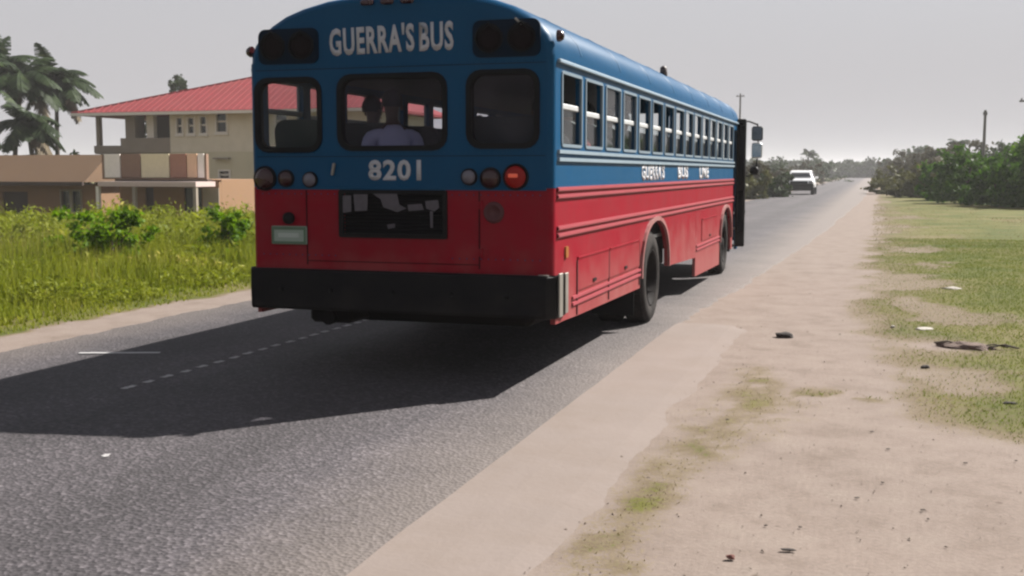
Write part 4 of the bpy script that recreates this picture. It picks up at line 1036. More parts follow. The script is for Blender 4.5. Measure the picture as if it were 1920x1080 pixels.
for s in (-1, 1):
    MB().plate([(-0.45, 1.25), (1.7, 1.25), (1.6, 1.66), (-0.1, 1.66)], [], 0.02, (lambda s: lambda u, v, w: (s * (0.93 * (1 - (v - 1.0) * 0.42) + 0.005 + w), u, v))(s)).build('side_window', cargl, car)
    MB().bb(s * 0.62, s * 0.86, -2.30, -2.24, 0.86, 1.0, 0.02).build('headlight', mat('headlamp_%d' % s, (0.5, 0.5, 0.5), 0.1, metal=.5), car)
    MB().box((s * 1.04, -0.75, 1.25), (0.2, 0.1, 0.15), None, 0.03).build('wing_mirror', carw, car)
    for yy in (-1.45, 1.4):
        w = MB().lathe([(0.2, -0.12), (0.36, -0.12), (0.38, -0.08), (0.38, 0.08), (0.36, 0.12), (0.2, 0.12)], 'X', (0, 0, 0), 22).build('wheel', rubber, car); w.location = (s * 0.84, yy, 0.38)
        MB().lathe([(0.21, 0.10), (0.1, 0.05), (0, 0.05)], 'X', (0, 0, 0), 16).build('rim', metal, w)
MB().bb(-0.93, 0.93, -2.42, -2.2, 0.36, 0.84, 0.05).build('bumper', black, car)
MB().bb(-0.55, 0.55, -2.31, -2.24, 0.80, 1.0, 0.01).build('grille', black, car)
MB().bb(-0.8, 0.8, -2.2, 2.1, 0.32, 0.5).build('underbody', black, car)

# ------------------------------------------------------------------ HOUSES
def wpos(px, py, Y): return at(px, py, Y)
GZ = -1.05
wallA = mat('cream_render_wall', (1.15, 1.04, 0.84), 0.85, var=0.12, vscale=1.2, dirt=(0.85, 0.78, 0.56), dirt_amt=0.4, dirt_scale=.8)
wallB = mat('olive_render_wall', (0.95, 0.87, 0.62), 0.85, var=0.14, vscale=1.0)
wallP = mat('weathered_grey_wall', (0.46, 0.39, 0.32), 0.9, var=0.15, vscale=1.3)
roofR = mat('faded_red_roof', (0.43, 0.085, 0.095), 0.8, spec=0.1, var=0.14, vscale=0.8, dirt=(0.38, 0.11, 0.10), dirt_amt=0.5, dirt_scale=.5)
tan = mat('tan_wall', (0.40, 0.22, 0.11), 0.85, var=0.15, vscale=1.0)
tanroof = mat('brown_roof', (0.24, 0.135, 0.065), 0.8, var=0.12, vscale=0.9)
trimw = mat('white_trim', (1.2, 1.12, 1.02), 0.7, var=0.06)
darkglass = mat('dark_window_glass', (0.02, 0.02, 0.024), 0.2, var=0.1)
dark_wood = mat('dark_wood_door', (0.07, 0.035, 0.025), 0.7)  # dark brown wood of the doors, fascia and beam
HY = 60.0
def hx(px): return at(px, 322, HY).x
def hz(py, px=330): return at(px, py, HY).z
house = thing('house', 'two storey cream house with faded red hip roof behind the bus', 'house', (hx(420), HY, GZ))
ho = Vector(house.location)
def H(x): return hx(x) - ho.x
def Z(y): return hz(y) - GZ
XR = H(700)
# main front wall with openings (x to the right part)
z_e, z_f = Z(206), Z(285)
holes = []; wins = []
for (a, b_, c, d) in ((335, 344, 250, 222), (356, 366, 250, 222), (379, 389, 250, 220), (409, 427, 248, 210), (520, 540, 248, 212), (600, 622, 248, 212)):
    holes.append(rect(H(a), H(b_), Z(c), Z(d))); wins.append((H(a), H(b_), Z(c), Z(d)))
holes2 = [(H(412), H(430), Z(334), Z(321)), (H(540), H(570), Z(345), Z(321))]
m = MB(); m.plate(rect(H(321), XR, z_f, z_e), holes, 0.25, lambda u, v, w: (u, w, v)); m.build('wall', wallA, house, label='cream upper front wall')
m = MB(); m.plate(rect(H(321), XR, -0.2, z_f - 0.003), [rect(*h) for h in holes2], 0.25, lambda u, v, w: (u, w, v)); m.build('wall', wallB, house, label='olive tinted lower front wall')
for (a, b_, c, d) in wins + holes2:
    f = MB().plate(rect(a - 0.10, b_ + 0.10, c - 0.10, d + 0.10), [rect(a, b_, c, d)], 0.10, lambda u, v, w: (u, -0.06 + w, v)).build('window', trimw, house)
    MB().bb(a, b_, 0.12, 0.14, c, d).build('pane', darkglass, f)
    MB().bb(a, b_, 0.06, 0.11, (c + d) / 2 - 0.05, (c + d) / 2 + 0.05).build('glazing_bar', trimw, f)
    MB().bb(a - 0.14, b_ + 0.14, -0.12, 0.0, c - 0.2, c - 0.103).build('window_sill', trimw, f)
MB().bb(H(407), H(429), -0.25, 0, Z(207), Z(204.5)).build('window_hood', wallP, house)
MB().bb(H(405), H(434), -0.35, 0, Z(299), Z(296)).build('window_hood', wallP, house)
MB().bb(XR - .25, XR, 0.26, 9, -0.2, z_e).bb(H(321), XR - .26, 9.0, 9.25, -0.2, z_e).bb(H(321), H(321) + .25, 0.26, 8.99, -.2, z_e).build('wall', wallA, house, label='side and back walls')
# recessed balcony between the posts
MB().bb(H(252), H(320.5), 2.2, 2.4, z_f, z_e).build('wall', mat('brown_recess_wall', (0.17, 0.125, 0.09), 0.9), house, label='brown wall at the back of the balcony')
MB().bb(H(228), H(321), 0.0, 0.18, Z(286), Z(258)).bb(H(178), H(228), 0.0, 0.18, Z(286), Z(272)).build('balcony_parapet', wallP, house)
MB().bb(H(176), H(321) - .01, 0.19, 6.0, Z(288), Z(285)).build('balcony_floor', wallP, house)
for a, b_ in ((274, 287), (179, 184.5), (234, 252)):
    MB().bb(H(a), H(b_), 0.2, 0.55 if b_ - a < 14 else 1.2, Z(286), z_e).build('post', trimw if a == 274 else wallP, house)
MB().bb(H(296), H(311), 2.1, 2.2, z_f, Z(222)).build('door', dark_wood, house)
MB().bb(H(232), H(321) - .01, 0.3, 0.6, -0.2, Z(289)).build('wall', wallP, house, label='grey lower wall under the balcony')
# hip roof: eaves rectangle, ridge
x0, x1 = H(157), XR + 0.9; y0, y1 = -0.95, 10.2; ze = Z(210)
ap = (at(520, 128, HY + 4.5)); rx0 = H(500); rz = ap.z - GZ
V = [(x0, y0, ze), (x1, y0, ze), (x1, y1, ze), (x0, y1, ze), (rx0, 4.6, rz), (x1 - 6, 4.6, rz)]
m = MB(); m.add(V, [(0, 1, 5, 4), (1, 2, 5), (2, 3, 4, 5), (3, 0, 4)])
m.add([(a, b_, c - 0.16) for a, b_, c in V[:4]], [(0, 1, 2, 3)])
m.add(V[:4] + [(a, b_, c - 0.16) for a, b_, c in V[:4]], [(0, 1, 5, 4), (1, 2, 6, 5), (2, 3, 7, 6), (3, 0, 4, 7)])
rf = m.build('roof', roofR, house)
# raised seams of the sheet roof
A, B, Cc = Vector(V[0]), Vector(V[4]), Vector(V[5]); D = Vector(V[1])
sm_ = MB()
for k in range(1, 46):
    u = k / 46; p0 = A.lerp(D, u)
    ysl = 0.0
    # rise perpendicular to the eave until hip/ridge
    slope = (rz - ze) / (4.6 - y0); tmax = 1.0
    if p0.x < rx0: tmax = (p0.x - x0) / (rx0 - x0)
    elif p0.x > x1 - 6: tmax = (x1 - p0.x) / 6
    p1 = Vector((p0.x, y0 + (4.6 - y0) * tmax, ze + (rz - ze) * tmax))
    sm_.tube([p0 + Vector((0, 0, .02)), p1 + Vector((0, 0, .02))], 0.035, 4, False)
sm_.build('roof_seam', roofR, rf, kind='stuff')
MB().tube([V[0], V[4]], 0.07, 6).tube([V[4], V[5]], 0.07, 6).tube([V[5], V[1]], 0.07, 6).build('ridge_cap', roofR, rf)
MB().bb(x0, x1, y0 - 0.08, y0 - .003, ze - 0.2, ze - 0.02).build('gutter', trimw, house)

# brown bungalow, nearest on the left
BYh = 46.0
def bx_(px): return at(px, 322, BYh).x
def bz_(py): return at(100, py, BYh).z - GZ
bung = thing('bungalow', 'low tan bungalow with wide brown roof left of the striped annexe', 'house', (bx_(100), BYh, GZ))
def X2(px): return bx_(px) - bung.location.x
ze, zt = bz_(341), bz_(290)
xa, xb = X2(-110), X2(190)
m = MB(); V = [(xa, -1.3, ze), (xb, -1.3, ze), (xb, 0.6, zt), (xa, 0.6, zt), (xb, 3.4, ze), (xa, 3.4, ze)]
m.add(V, [(0, 1, 2, 3), (3, 2, 4, 5), (1, 4, 2), (0, 3, 5)]); m.add([(a, b_, c - .12) for a, b_, c in V], [(0, 1, 4, 5)]); m.add([V[0], V[1], (V[1][0], V[1][1], ze - .12), (V[0][0], V[0][1], ze - .12)], [(0, 1, 2, 3)])
m.build('roof', tanroof, bung)
wn_r = (X2(114), X2(150), bz_(396), bz_(358)); dr_r = (X2(2), X2(50), -0.1, bz_(360))
MB().plate(rect(xa + .3, xb - .3, -.3, ze - .13), [rect(*wn_r), rect(dr_r[0], dr_r[1], 0.05, dr_r[3])], .2, lambda u, v, w: (u, w, v)).build('wall', tan, bung)
MB().bb(xa + .3, xa + .5, .21, 3.3, -.3, ze - .13).bb(xb - .5, xb - .3, .21, 3.3, -.3, ze - .13).bb(xa + .5, xb - .5, 3.1, 3.3, -.3, ze - .13).build('wall', tan, bung, label='side and back walls')
a, b_, c, d = wn_r
f = MB().plate(rect(a - .08, b_ + .08, c - .08, d + .08), [rect(a, (a + b_) / 2 - .08, c, d), rect((a + b_) / 2 + .08, b_, c, d)], .08, lambda u, v, w: (u, -.05 + w, v)).build('window', wallP, bung)
MB().bb(a, b_, .1, .12, c, d).build('pane', darkglass, f)
MB().bb(dr_r[0], dr_r[1], .15, .18, 0.05, dr_r[3]).build('door', dark_wood, bung)
MB().bb(xa, xb, -1.42, -1.303, ze - .16, ze + .02).build('fascia', dark_wood, bung)

# annexe with panelled parapet
AY = 44.4
def ax(px): return at(px, 322, AY).x
def az(py): return at(290, py, AY).z - GZ
ann = thing('annexe', 'shop annexe with white and terracotta panelled parapet over a pink canopy', 'building', (ax(290), AY, GZ))
def X3(px): return ax(px) - ann.location.x
panelc = {'w': mat('panel_white', (1.5, 1.36, 1.26), .7), 'b': mat('panel_brown', (0.42, 0.25, 0.17), .8), 'c': mat('panel_cream', (1.25, 1.08, 0.72), .7), 't': mat('panel_terracotta', (0.62, 0.30, 0.20), .8), 'p': mat('panel_peach', (1.3, 0.84, 0.55), .7)}
MB().bb(X3(190), X3(386), 0.06, 0.25, az(336), az(289)).build('parapet', panelc['b'], ann)
for a, b_, k in ((196, 226, 'w'), (227, 264, 'b'), (265, 318, 'c'), (319, 350, 't'), (351, 370, 'p'), (371, 383, 'w')):
    MB().bb(X3(a) + .01, X3(b_) - .01, -0.02, 0.058, az(333), az(288.5), .01).build('panel', panelc[k], ann)
canm = mat('pink_white_canopy', (0.9, 0.70, 0.66), .6)
MB().bb(X3(222), X3(402), -1.5, 0.05, az(349), az(340)).build('canopy', canm, ann)
MB().bb(X3(216), X3(390), -0.05, .3, az(340), az(336.2)).build('beam', dark_wood, ann)
MB().plate(rect(X3(214), X3(402), -.3, az(341)), [rect(X3(262), X3(278), 0.05, az(352)), rect(X3(335), X3(369), .9, az(352))], .2, lambda u, v, w: (u, .35 + w, v)).build('wall', tan, ann)
MB().bb(X3(372), X3(402), .30, .345, -.3, az(352)).build('wall', wallP, ann, label='grey right end of the wall')
MB().bb(X3(262), X3(278), .45, .5, .05, az(352)).build('door', dark_wood, ann)
f = MB().bb(X3(335), X3(369), .45, .5, .9, az(352)).build('window', darkglass, ann)
for px_ in (219, 286, 398): MB().bb(X3(px_) - .08, X3(px_) + .08, -1.45, -1.29, -.3, az(349) - .002).build('post', trimw if px_ == 219 else wallP, ann)
MB().bb(X3(214), X3(214) + .2, .56, 6, -.3, az(341)).bb(X3(402) - .2, X3(402), .56, 6, -.3, az(341)).bb(X3(214) + .2, X3(402) - .2, 5.8, 6, -.3, az(341)).bb(X3(214), X3(402), .56, 6, az(341), az(341) + .1).build('shell', tan, ann)

# ------------------------------------------------------------------ TREES LEFT
def on(px, Y, z=GZ): p = at(px, 322, Y); return (p.x, Y, z)
palm('tall coconut palm at the left edge of the photo', on(-20, 66), 10.3, (1.2, 0), 28, 3.6, 3, 'coconut palms behind the bungalow')
palm('coconut palm with thick drooping crown, second from the left edge', on(22, 60), 8.9, (1.0, 0.2), 34, 3.3, 5, 'coconut palms behind the bungalow', 1.2)
palm('coconut palm with windblown crown nearest the red roofed house', on(108, 64), 8.9, (0.2, 0), 30, 3.1, 8, 'coconut palms behind the bungalow', 1.1)
palm('low coconut palm between the two thick crowned palms', on(70, 55), 5.6, (-0.6, 0), 26, 2.7, 12, 'coconut palms behind the bungalow', 1.2, 5)
tree('tree', 'dark round tree crown rising behind the red roof', 'tree', on(333, 92, -1.05), 13.0, 1.75, 3800, .34, L_TREE, seed=4, low=.5)
tree('tree', 'faint small treetop left of the round tree behind the red roof', 'tree', on(281, 100, -1.05), 10.6, 1.5, 1500, .34, L_TREE, seed=9, low=.5)
tree('shrub', 'dark feathery shrub seen under the balcony roof corner', 'shrub', on(196, 72, GZ), 4.6, 1.7, 2200, .26, L_TREE, seed=11, low=.25)
tree('shrub', 'green shrub behind the right end of the bungalow roof', 'shrub', on(140, 58, GZ), 4.2, 1.5, 2000, .24, L_HEDGE, seed=12, low=.2)
tree('shrub', 'low bush behind the bungalow roof under the palms', 'shrub', on(55, 60, GZ), 3.9, 2.0, 2200, .26, L_TREE, seed=13, low=.15)
tree('tree', 'broad tree behind the palms at the far left', 'tree', on(-60, 78, GZ), 8.0, 3.2, 3000, .4, L_TREE, seed=14)

# ------------------------------------------------------------------ LEFT WEEDS
def wedge_points(n, pxa, pxb, d0, d1, xmax, power=1.0):
    px = rng.uniform(pxa, pxb, n); u = rng.uniform(0, 1, n); d = (d0 ** (2 * power) + u * (d1 ** (2 * power) - d0 ** (2 * power))) ** (1 / (2 * power))
    X = np.empty(n); Y = np.empty(n)
    cx, sx = math.cos(YAW), math.sin(YAW)
    lat = (px - 960) / F * d
    X = lat * cx - d * sx; Y = lat * sx + d * cx
    k = X < xmax
    return X[k], Y[k]
def gzv(X, Y): t = np.clip((X + 9.6) / (-7.4), 0, 1); return -1.05 * t * t * (3 - 2 * t)
def nzv(X, Y, s, seed): return np.array([noise.noise(Vector((x * s + seed, y * s, seed))) for x, y in zip(X, Y)])
def weeds():
    # clumps of stems; each stem carries leaves
    X, Y = wedge_points(15000, -260, 600, 10.5, 44, -9.2, 0.6)
    hN = nzv(X, Y, 0.45, 3.0); h2 = nzv(X, Y, 1.5, 8.0)
    dist = -X - 9.35; thin = nzv(X, Y, 0.7, 15.0)
    kp = rng.uniform(0, 1, len(X)) < np.clip(0.55 + 1.5 * thin, 0.12, 1); X, Y, hN, h2, dist = X[kp], Y[kp], hN[kp], h2[kp], dist[kp]
    H_ = (0.08 + 0.35 * np.clip(dist / 2.4, 0, 1) + 1.5 * np.clip((dist - 1.2) / 6.5, 0, 1)) * (0.9 + 1.1 * hN + 0.8 * h2)
    H_ = np.clip(H_, 0.07, 2.3)
    G0 = gzv(X, Y)
    # tops stay near the line the photograph shows
    dd = -X * math.sin(YAW) + Y * math.cos(YAW)
    Zt = np.minimum(G0 + H_, 1.58 - 0.0375 * dd + (0.55 * hN + .40 * h2 + 0.10 * rng.normal(size=len(X))) * 1.0); H_ = np.maximum(Zt - G0, 0.08)
    k = 15
    sx = np.repeat(X, k); sy = np.repeat(Y, k); sz = np.repeat(G0, k); sh = np.repeat(H_, k); spc = np.repeat(np.clip(1 + 2.2 * nzv(X, Y, 0.8, 77.0), 0.45, 1.9), k)
    sx = sx + rng.normal(0, 0.16, len(sx)); sy = sy + rng.normal(0, 0.16, len(sy))
    ok = sx < -9.0; sx, sy, sz, sh, spc = sx[ok], sy[ok], sz[ok], sh[ok], spc[ok]
    lo = rng.uniform(0, 1, len(sx)) ** 0.6
    P = np.stack([sx, sy, sz + lo * sh], 1)
    V, Fc = leaves(P, rng.uniform(0.04, 0.125, len(P)) * np.clip(0.5 + sh, 0.5, 1.2) * spc, 0.36, 0.5)
    link('tall_weeds', np_mesh('tall_weeds', V, Fc), L_WEED, None, kind='stuff', label='tall yellow green weeds on the bank beyond the road')
    # grass blades among them
    X, Y = wedge_points(110000, -260, 620, 9.5, 40, -8.62, 0.55)
    dist = -X - 8.62; keep = (rng.uniform(0, 1, len(X)) < 0.35 + dist * 0.6); X, Y, dist = X[keep], Y[keep], dist[keep]
    h = (0.04 + 0.20 * np.clip((dist - .4) / 1.6, 0, 1) + 0.7 * np.clip((dist - 1.2) / 4, 0, 1)) * rng.uniform(0.5, 1.5, len(X))
    P = np.stack([X, Y, gzv(X, Y)], 1)
    V, Fc = blades(P, h, 0.012 + 0.014 * rng.uniform(0, 1, len(X)) + h * 0.02, 0.4)
    link('verge_grass', np_mesh('verge_grass', V, Fc), L_WEED, None, kind='stuff', label='short grass fringe along the far sand edge')
    X, Y = wedge_points(9000, -260, 620, 11, 36, -9.9, 0.6); dd = -X * math.sin(YAW) + Y * math.cos(YAW); G0 = gzv(X, Y)
    h = np.clip(1.82 - 0.0375 * dd - G0, 0.1, 3) * rng.uniform(0.35, 1.0, len(X)) * np.clip((-X - 9.6) / 3, 0.12, 1)
    V, Fc = blades(np.stack([X, Y, G0], 1), h, 0.012, 0.16)
    link('dry_stalks', np_mesh('dry_stalks', V, Fc), L_TAN, None, kind='stuff', label='dry tan stalks standing among the green weeds')
    # far bank beyond the bus
    X, Y = wedge_points(16000, 1330, 1640, 30, 150, -8.3, 0.6)
    h = (0.15 + 0.6 * np.clip((-X - 9) / 6, 0, 1)) * rng.uniform(0.5, 1.3, len(X))
    P = np.stack([X, Y, gzv(X, Y) * 0.6 + 0 * X], 1); P[:, 2] = gzv(X, Y)
    P2 = P.copy(); P2[:, 2] += h * rng.uniform(0.2, 1, len(X))
    V, Fc = leaves(P2, rng.uniform(0.2, 0.5, len(X)), 0.35, 0.6)
    link('distant_weeds', np_mesh('distant_weeds', V, Fc), L_WEED, None, kind='stuff', label='yellow green growth on the far bank past the bus front')
weeds()
for i, (px_, d, h, r, lab) in enumerate(((205, 18.5, 1.75, 0.80, 'large bright green bush on the bank, left of the two leafy clumps'), (415, 21.0, 1.8, 0.75, 'bright green bush on the bank beside the bus corner'),
                                         (70, 21, 1.5, 0.7, 'low spreading bush near the left edge of the photo'), (300, 25, 1.6, 0.8, 'yellowish bush between the two green bushes'))):
    a = (px_ - 960) / F * d; X = a * math.cos(YAW) - d * math.sin(YAW); Y = a * math.sin(YAW) + d * math.cos(YAW)
    g0 = float(gzv(np.array([X]), np.array([Y]))[0])
    tree('bush', lab, 'bush', (X, Y, g0), (1.76 - 0.037 * d + (0.28 if i < 2 else -0.35) - g0) * 0.88, r, 5000, .09, L_BUSH if i != 3 else L_WEED, 'leafy bushes on the far bank', True, 30 + i, .9, .05)

# ------------------------------------------------------------------ RIGHT LAWN
def lawn():
    X = rng.uniform(-1.7, 6.5, 420000); Y = 4.2 + (rng.uniform(0, 1, 420000) ** 1.3) * 26
    px_ok = []
    cs, sn = math.cos(YAW), math.sin(YAW)
    D = -X * sn + Y * cs; Lt = X * cs + Y * sn; px = 960 + F * Lt / D
    k = (px < 3000); X, Y = X[k], Y[k]
    # mask on a lookup grid for speed
    gx = np.arange(-1.8, 6.7, 0.05); gy = np.arange(4, 31, 0.05)
    M = np.array([[grass_at(x, y) for x in gx] for y in gy])
    m = M[np.clip(((Y - 4) / 0.05).astype(int), 0, len(gy) - 1), np.clip(((X + 1.8) / 0.05).astype(int), 0, len(gx) - 1)]
    k = rng.uniform(0, 1, len(X)) < (m - 0.2) * 0.9 * np.where(X < -0.5, 0.5, 1); X, Y, m = X[k], Y[k], m[k]
    Zg = np.array([gz(x, y) for x, y in zip(X, Y)]) + 0.01 * m
    h = rng.uniform(0.010, 0.032, len(X)) * (0.5 + m * 0.6) * np.where(X < -0.5, 0.6, 1.0)
    q = (X < -0.45) | (rng.uniform(0, 1, len(X)) > m * 1.1)
    V, Fc = blades(np.stack([X[q], Y[q], Zg[q]], 1), h[q], rng.uniform(0.004, 0.009, q.sum()), 1.1)
    link('dead_grass', np_mesh('dead_grass', V, Fc), L_TAN, None, kind='stuff', label='dead straw coloured grass on the sandy margin')
    X, Y, Zg, h = X[~q], Y[~q], Zg[~q], h[~q]
    V, Fc = blades(np.stack([X, Y, Zg], 1), h, rng.uniform(0.005, 0.011, len(X)), 0.9)
    link('lawn_grass', np_mesh('lawn_grass', V, Fc), L_GRASS, None, kind='stuff', label='short dry grass on the near side of the road')
lawn()
def far_lawn():
    n = 70000; X = rng.uniform(0.0, 30, n); Y = rng.uniform(26, 62, n)
    k = X > -0.1 + 0.3 * rng.normal(size=n); X, Y = X[k], Y[k]
    V, Fc = blades(np.stack([X, Y, np.zeros(len(X))], 1), rng.uniform(0.015, 0.045, len(X)), rng.uniform(0.012, 0.03, len(X)), 1.2)
    link('distant_lawn', np_mesh('distant_lawn', V, Fc), L_TAN, None, kind='stuff', label='dry lawn running back to the dark hedge')
far_lawn()

# litter and stones on the right
dark_o = mat('dark_clod', (0.035, 0.024, 0.02), 0.9, var=.4); pale_o = mat('pale_stone', (0.55, 0.50, 0.44), .8); brown_o = mat('brown_chip', (0.10, 0.075, 0.06), .9, var=.3); redo = mat('red_stone', (0.25, 0.10, 0.08), .9)
def rock(name, label, cat, px, py, size, mt, grp=None, seed=0, flat=0.5):
    p = ground_at(px, py); z = gz(p.x, p.y) + 0.008; rd = random.Random(seed)
    bm = bmesh.new(); bmesh.ops.create_icosphere(bm, subdivisions=2, radius=0.5)
    for v in bm.verts:
        q = v.co * 3 + Vector((seed * 3.1, 0, 0)); v.co *= 1 + 0.4 * noise.noise(q)
        v.co = Vector((v.co.x * size[0], v.co.y * size[1], max(v.co.z, -.3) * size[2]))
    me = bpy.data.meshes.new(name); bm.to_mesh(me); bm.free(); me.materials.append(mt)
    o = link(name, me, None, None, label=label, category=cat); o.location = (p.x, p.y, z + size[2] * 0.22); o.rotation_euler = (0, 0, rd.uniform(0, .6))
    if grp: o['group'] = grp
    return o
rock('clod', 'dark clod lying alone on the pale sand near the road', 'clod', 1470, 633, (.20, .12, .07), dark_o, None, 1)
rock('clod', 'small dark clod in the sandy bay of the lawn', 'clod', 1735, 691, (.09, .05, .035), dark_o, None, 2)
rock('clod', 'flat dark clod in the grass at the right edge', 'clod', 1893, 761, (.11, .05, .03), dark_o, None, 3)
rock('stone', 'flat pale stone on the green lawn', 'stone', 1785, 543, (.28, .2, .05), pale_o, None, 4)
rock('stone', 'tiny white stone at the lawn edge beside the dirt scar', 'stone', 1674, 616, (.05, .04, .04), pale_o, None, 5)
rock('stone', 'small pale stone above the dirt scar', 'stone', 1733, 619, (.22, .14, .03), pale_o, None, 6)
rock('stone', 'small reddish stone in the near sand, left foreground', 'stone', 1370, 1052, (.04, .03, .025), redo, None, 7)
rock('pebble', 'dark flat chip in the near foreground sand', 'stone', 1476, 1037, (.07, .025, .012), dark_o, None, 8)
for i, (px_, py_) in enumerate([(1519, 551), (1700, 575), (1575, 628), (1635, 812), (1665, 846), (1810, 873), (1607, 935), (1730, 958), (1500, 990), (1364, 790), (1655, 908), (840, 1027), (1740, 975), (1436, 988), (1905, 868)]):
    o = rock('pebble', 'scattered small dark pebble lying on the pale sand', 'stone', px_, py_, (.022 * random.uniform(.6, 1.5), .014, .008), brown_o, 'small dark pebbles scattered on the sand', 20 + i)
def gravel():
    n = 9000; X = rng.uniform(-1.5, 4.0, n); Y = 4.0 + rng.uniform(0, 1, n) ** 1.4 * 13; keep = np.array([grass_at(x, y) < 0.7 and rng.uniform() < 0.30 + 0.9 * grass_at(x, y) + 0.4 * max(0, fbm(x, y, 1.3, 3, 50)) for x, y in zip(X, Y)])
    X, Y = X[keep], Y[keep]; n = len(X); Zg = np.array([gz(x, y) for x, y in zip(X, Y)])
    r = np.clip(rng.lognormal(-5.75, 0.45, n), 0.0015, 0.009)
    o = np.array([[1, 0, 0], [0, 1, 0], [-1, 0, 0], [0, -1, 0], [0, 0, .7], [0, 0, -.3]]); jit = 1 + 0.35 * rng.normal(size=(n, 6, 1))
    a = rng.uniform(0, PI, n); ca, sa = np.cos(a), np.sin(a); V = o[None] * jit * r[:, None, None] * np.array([1.3, .9, 1])
    V = np.stack([V[..., 0] * ca[:, None] - V[..., 1] * sa[:, None], V[..., 0] * sa[:, None] + V[..., 1] * ca[:, None], V[..., 2]], -1) + np.stack([X, Y, Zg + r * .3 + .004], 1)[:, None]
    f = np.array([[0, 1, 4], [1, 2, 4], [2, 3, 4], [3, 0, 4], [1, 0, 5], [2, 1, 5], [3, 2, 5], [0, 3, 5]])
    Fc = (f[None] + (np.arange(n) * 6)[:, None, None]).reshape(-1, 3)
    gm = leaf_mat('gravel_grit', (0.20, 0.15, 0.12), (0.34, 0.28, 0.23), (0.50, 0.43, 0.38), 0.0, 0.9)
    link('gravel', np_mesh('gravel', V.reshape(-1, 3), Fc), gm, None, kind='stuff', label='fine grit and small chips strewn over the sand')
gravel()
# heap of torn turf / dead twigs in the scar
p = ground_at(1800, 652); cl = thing('dirt_heap', 'long low heap of dark earth and dead twigs in the lawn', 'earth heap', (p.x + .05, p.y, gz(p.x, p.y)))
m = MB(); bm = bmesh.new(); bmesh.ops.create_icosphere(bm, subdivisions=3, radius=.5)
for v in bm.verts:
    q = v.co.copy() * 4; v.co *= 1 + .25 * noise.noise(q); v.co = Vector((v.co.x * .52, v.co.y * .26 - v.co.x * .14, max(v.co.z, -.35) * .13))
me = bpy.data.meshes.new('earth'); bm.to_mesh(me); bm.free(); me.materials.append(mat('dark_earth', (0.22, 0.15, 0.12), .95, var=.5, vscale=20, bump=.6)); link('earth', me, None, cl)
for i in range(5):
    a = random.uniform(-.4, .4); x = random.uniform(-.3, .35)
    MB().tube([(x - .12, -a * .1 - x * .2, .035), (x, random.uniform(-.04, .04) - x * .2, .06), (x + .13, a * .1 - x * .25, .03)], .007, 5).build('twig', bark, cl)

# ------------------------------------------------------------------ RIGHT HEDGE AND TREES
def placed(px, d):
    a = (px - 960) / F * d; return (a * math.cos(YAW) - d * math.sin(YAW), a * math.sin(YAW) + d * math.cos(YAW), 0)
HG = 'dark hedge bushes beyond the lawn'
hedge = [(1930, 54, 3.3, 2.4, L_HEDGE, 'tall glossy green bush at the right edge of the photo'), (1868, 56, 3.2, 2.1, L_HEDGE, 'glossy green hedge bush second from the right edge'), (1815, 60, 3.25, 1.9, L_HEDGE, 'round dark green bush below the utility pole'),
         (1990, 52, 3.4, 2.5, L_HEDGE, 'hedge bush just beyond the right edge of the photo'), (1775, 66, 1.9, 1.9, L_HEDGE, 'low light green bush in front of the round dark bush'), (1722, 74, 1.6, 2.2, L_OLIVE, 'low olive scrub left of the light green bush'),
         (1680, 86, 1.4, 2.3, L_OLIVE, 'low olive scrub nearest the road on the right')]
for i, (px_, d, h, r, lm, lab) in enumerate(hedge):
    tree('bush', lab, 'bush', placed(px_, d), h, r, 5200, .2 if d < 62 else .24, lm, HG if i < 4 else None, True, 50 + i, 1.0, .02)
far = [(1765, 105, 4.4, 3.0, L_DRY, 'brownish tree in the gap left of the hedge'), (1715, 125, 4.0, 3.4, L_DRY, 'greyish rounded tree left of the brownish one'), (1690, 150, 3.7, 3.8, L_DRY, 'hazy domed tree further along the right verge'),
       (1668, 175, 3.2, 3.2, L_DRY, 'small hazy tree near where the road vanishes'), (1652, 190, 2.6, 1.8, L_DRY, 'dark brown scrub at the end of the right verge'), (1800, 120, 4.9, 3.2, L_DRY, 'hazy tree rising behind the round dark bush'),
       (1880, 110, 4.6, 4.0, L_TREE, 'dark tree crown behind the hedge at right'), (1740, 90, 2.6, 2.4, L_DRY, 'olive brown thicket in front of the greyish tree')]
for i, (px_, d, h, r, lm, lab) in enumerate(far):
    tree('tree', lab, 'tree', placed(px_, d), h, r, 3200, .36, lm, 'hazy trees along the right verge', True, 70 + i, 1.0, .08)
# left verge far
for i, (px_, d, h, r, lm, lab) in enumerate([(1440, 75, 2.2, 1.8, L_TREE, 'dark bush just beyond the bus mirror'), (1418, 88, 3.2, 1.8, L_DRY, 'brown shrub left of the dark bush past the bus'), (1465, 100, 2.4, 2.4, L_DRY, 'dry brown thicket behind the white vehicle'),
                                             (1400, 70, 2.2, 2.0, L_OLIVE, 'yellow green shrub hard against the bus front'), (1495, 140, 3.6, 3.4, L_DRY, 'greyish tree behind the white vehicle'), (1440, 130, 4.2, 3.6, L_TREE, 'hazy tree behind the dark bush past the bus'), (1540, 190, 4.2, 5.0, L_TREE, 'wide hazy green tree right of the white vehicle')]):
    tree('shrub' if h < 3 else 'tree', lab, 'shrub' if h < 3 else 'tree', placed(px_, d)[:2] + (-.8,), h * .82 + .8, r, 2600, .3, lm, 'growth along the left verge past the bus', True, 90 + i, 1.0, .05)
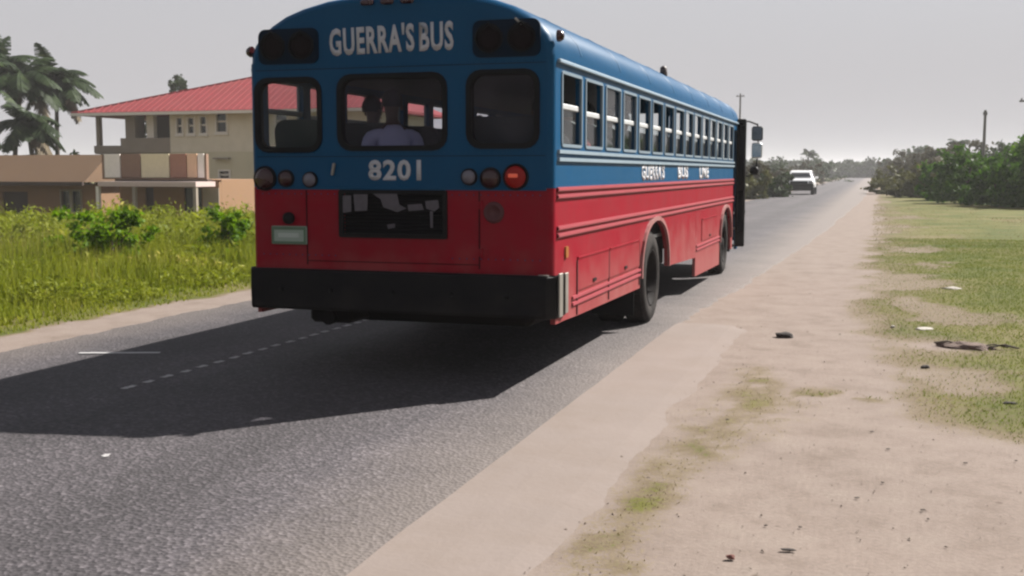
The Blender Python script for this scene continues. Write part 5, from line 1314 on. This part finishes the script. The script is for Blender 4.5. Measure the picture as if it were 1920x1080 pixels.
def wood():
    blobs = []
    for k in range(64):
        x = -72 + 73 * k / 63 + rng.uniform(-1, 1); blobs.append((x, 325 + rng.uniform(-6, 14), rng.uniform(1.6, 2.8), rng.uniform(3.5, 6), 4, rng.uniform(1.9, 2.8)))
    for k in range(22):
        x = rng.uniform(8, 90); blobs.append((x, 240 + rng.uniform(-20, 30), rng.uniform(2, 4.5), rng.uniform(4, 8), 5, rng.uniform(2, 3.4)))
    P = crown_points(blobs, 70000, .3); P[:, 2] = np.abs(P[:, 2])
    V, Fc = leaves(P, rng.uniform(.6, 1.5, len(P)), .7)
    link('far_wood', np_mesh('far_wood', V, Fc), L_TREE, None, kind='stuff', label='low hazy line of woodland on the horizon')
wood()
palm('tiny hazy palm on the horizon above the white vehicle', placed(1510, 230), 5.0, (0.3, 0), 12, 2.4, 41, None, 1.0, 0)
palm('small hazy palm sticking out above the right verge trees', placed(1787, 150), 5.4, (0.4, 0), 9, 2.0, 42, None, 1.2, 0)
hs2 = placed(1768, 100)
hut = thing('hut', 'small pale hut half hidden in the right verge trees', 'hut', (hs2[0] - .5, hs2[1] - 2, 0))
MB().bb(-.9, .9, 0, 2, 0, 2.6).build('wall', trimw, hut); MB().plate([(-1.1, 2.6), (1.1, 2.6), (0, 3.1)], [], 2.4, lambda u, v, w: (u, -.2 + w, v)).build('roof', wallP, hut)
# poles
pole_m = mat('weathered_pole', (0.16, 0.15, 0.14), .9)
def pole(label, px_, d, h):
    t = thing('utility_pole', label, 'pole', placed(px_, d), 0, 'utility poles along the right verge')
    MB().tube([(0, 0, -.3), (0, 0, h)], [.16, .11], 8).build('post', pole_m, t)
    MB().box((0, 0, h - .35), (1.1 if 'cap' not in label else .35, .12, .12)).build('crossarm', pole_m, t)
    for s in (-1, 1): MB().lathe([(.05, 0), (.06, .06), (.03, .14), (0, .15)], 'Z', (s * .4 * (1 if 'cap' not in label else .3), 0, h - .28), 8).build('insulator', pole_m, t)
pole('wooden pole with small cap standing behind the hedge', 1838, 96, 6.9)
pole('wooden pole at the very right edge of the photo', 1916, 78, 6.9)
pole('thin faint pole far off behind the bus roof', 1383, 150, 12.0)

# ------------------------------------------------------------------ HAZE
m = bpy.data.materials.new('haze'); m.use_nodes = True; nt = m.node_tree; nt.nodes.clear()
ou = nt.nodes.new('ShaderNodeOutputMaterial'); pv = nt.nodes.new('ShaderNodeVolumePrincipled')
pv.inputs['Color'].default_value = (0.93, 0.93, 0.96, 1); pv.inputs['Density'].default_value = 0.00042; pv.inputs['Anisotropy'].default_value = 0.2
nt.links.new(pv.outputs[0], ou.inputs['Volume'])
MB().bb(-1500, 1500, -950, 1500, -2.5, 13.5).build('haze', m, None, True, kind='stuff', label='thin pale daylight haze')
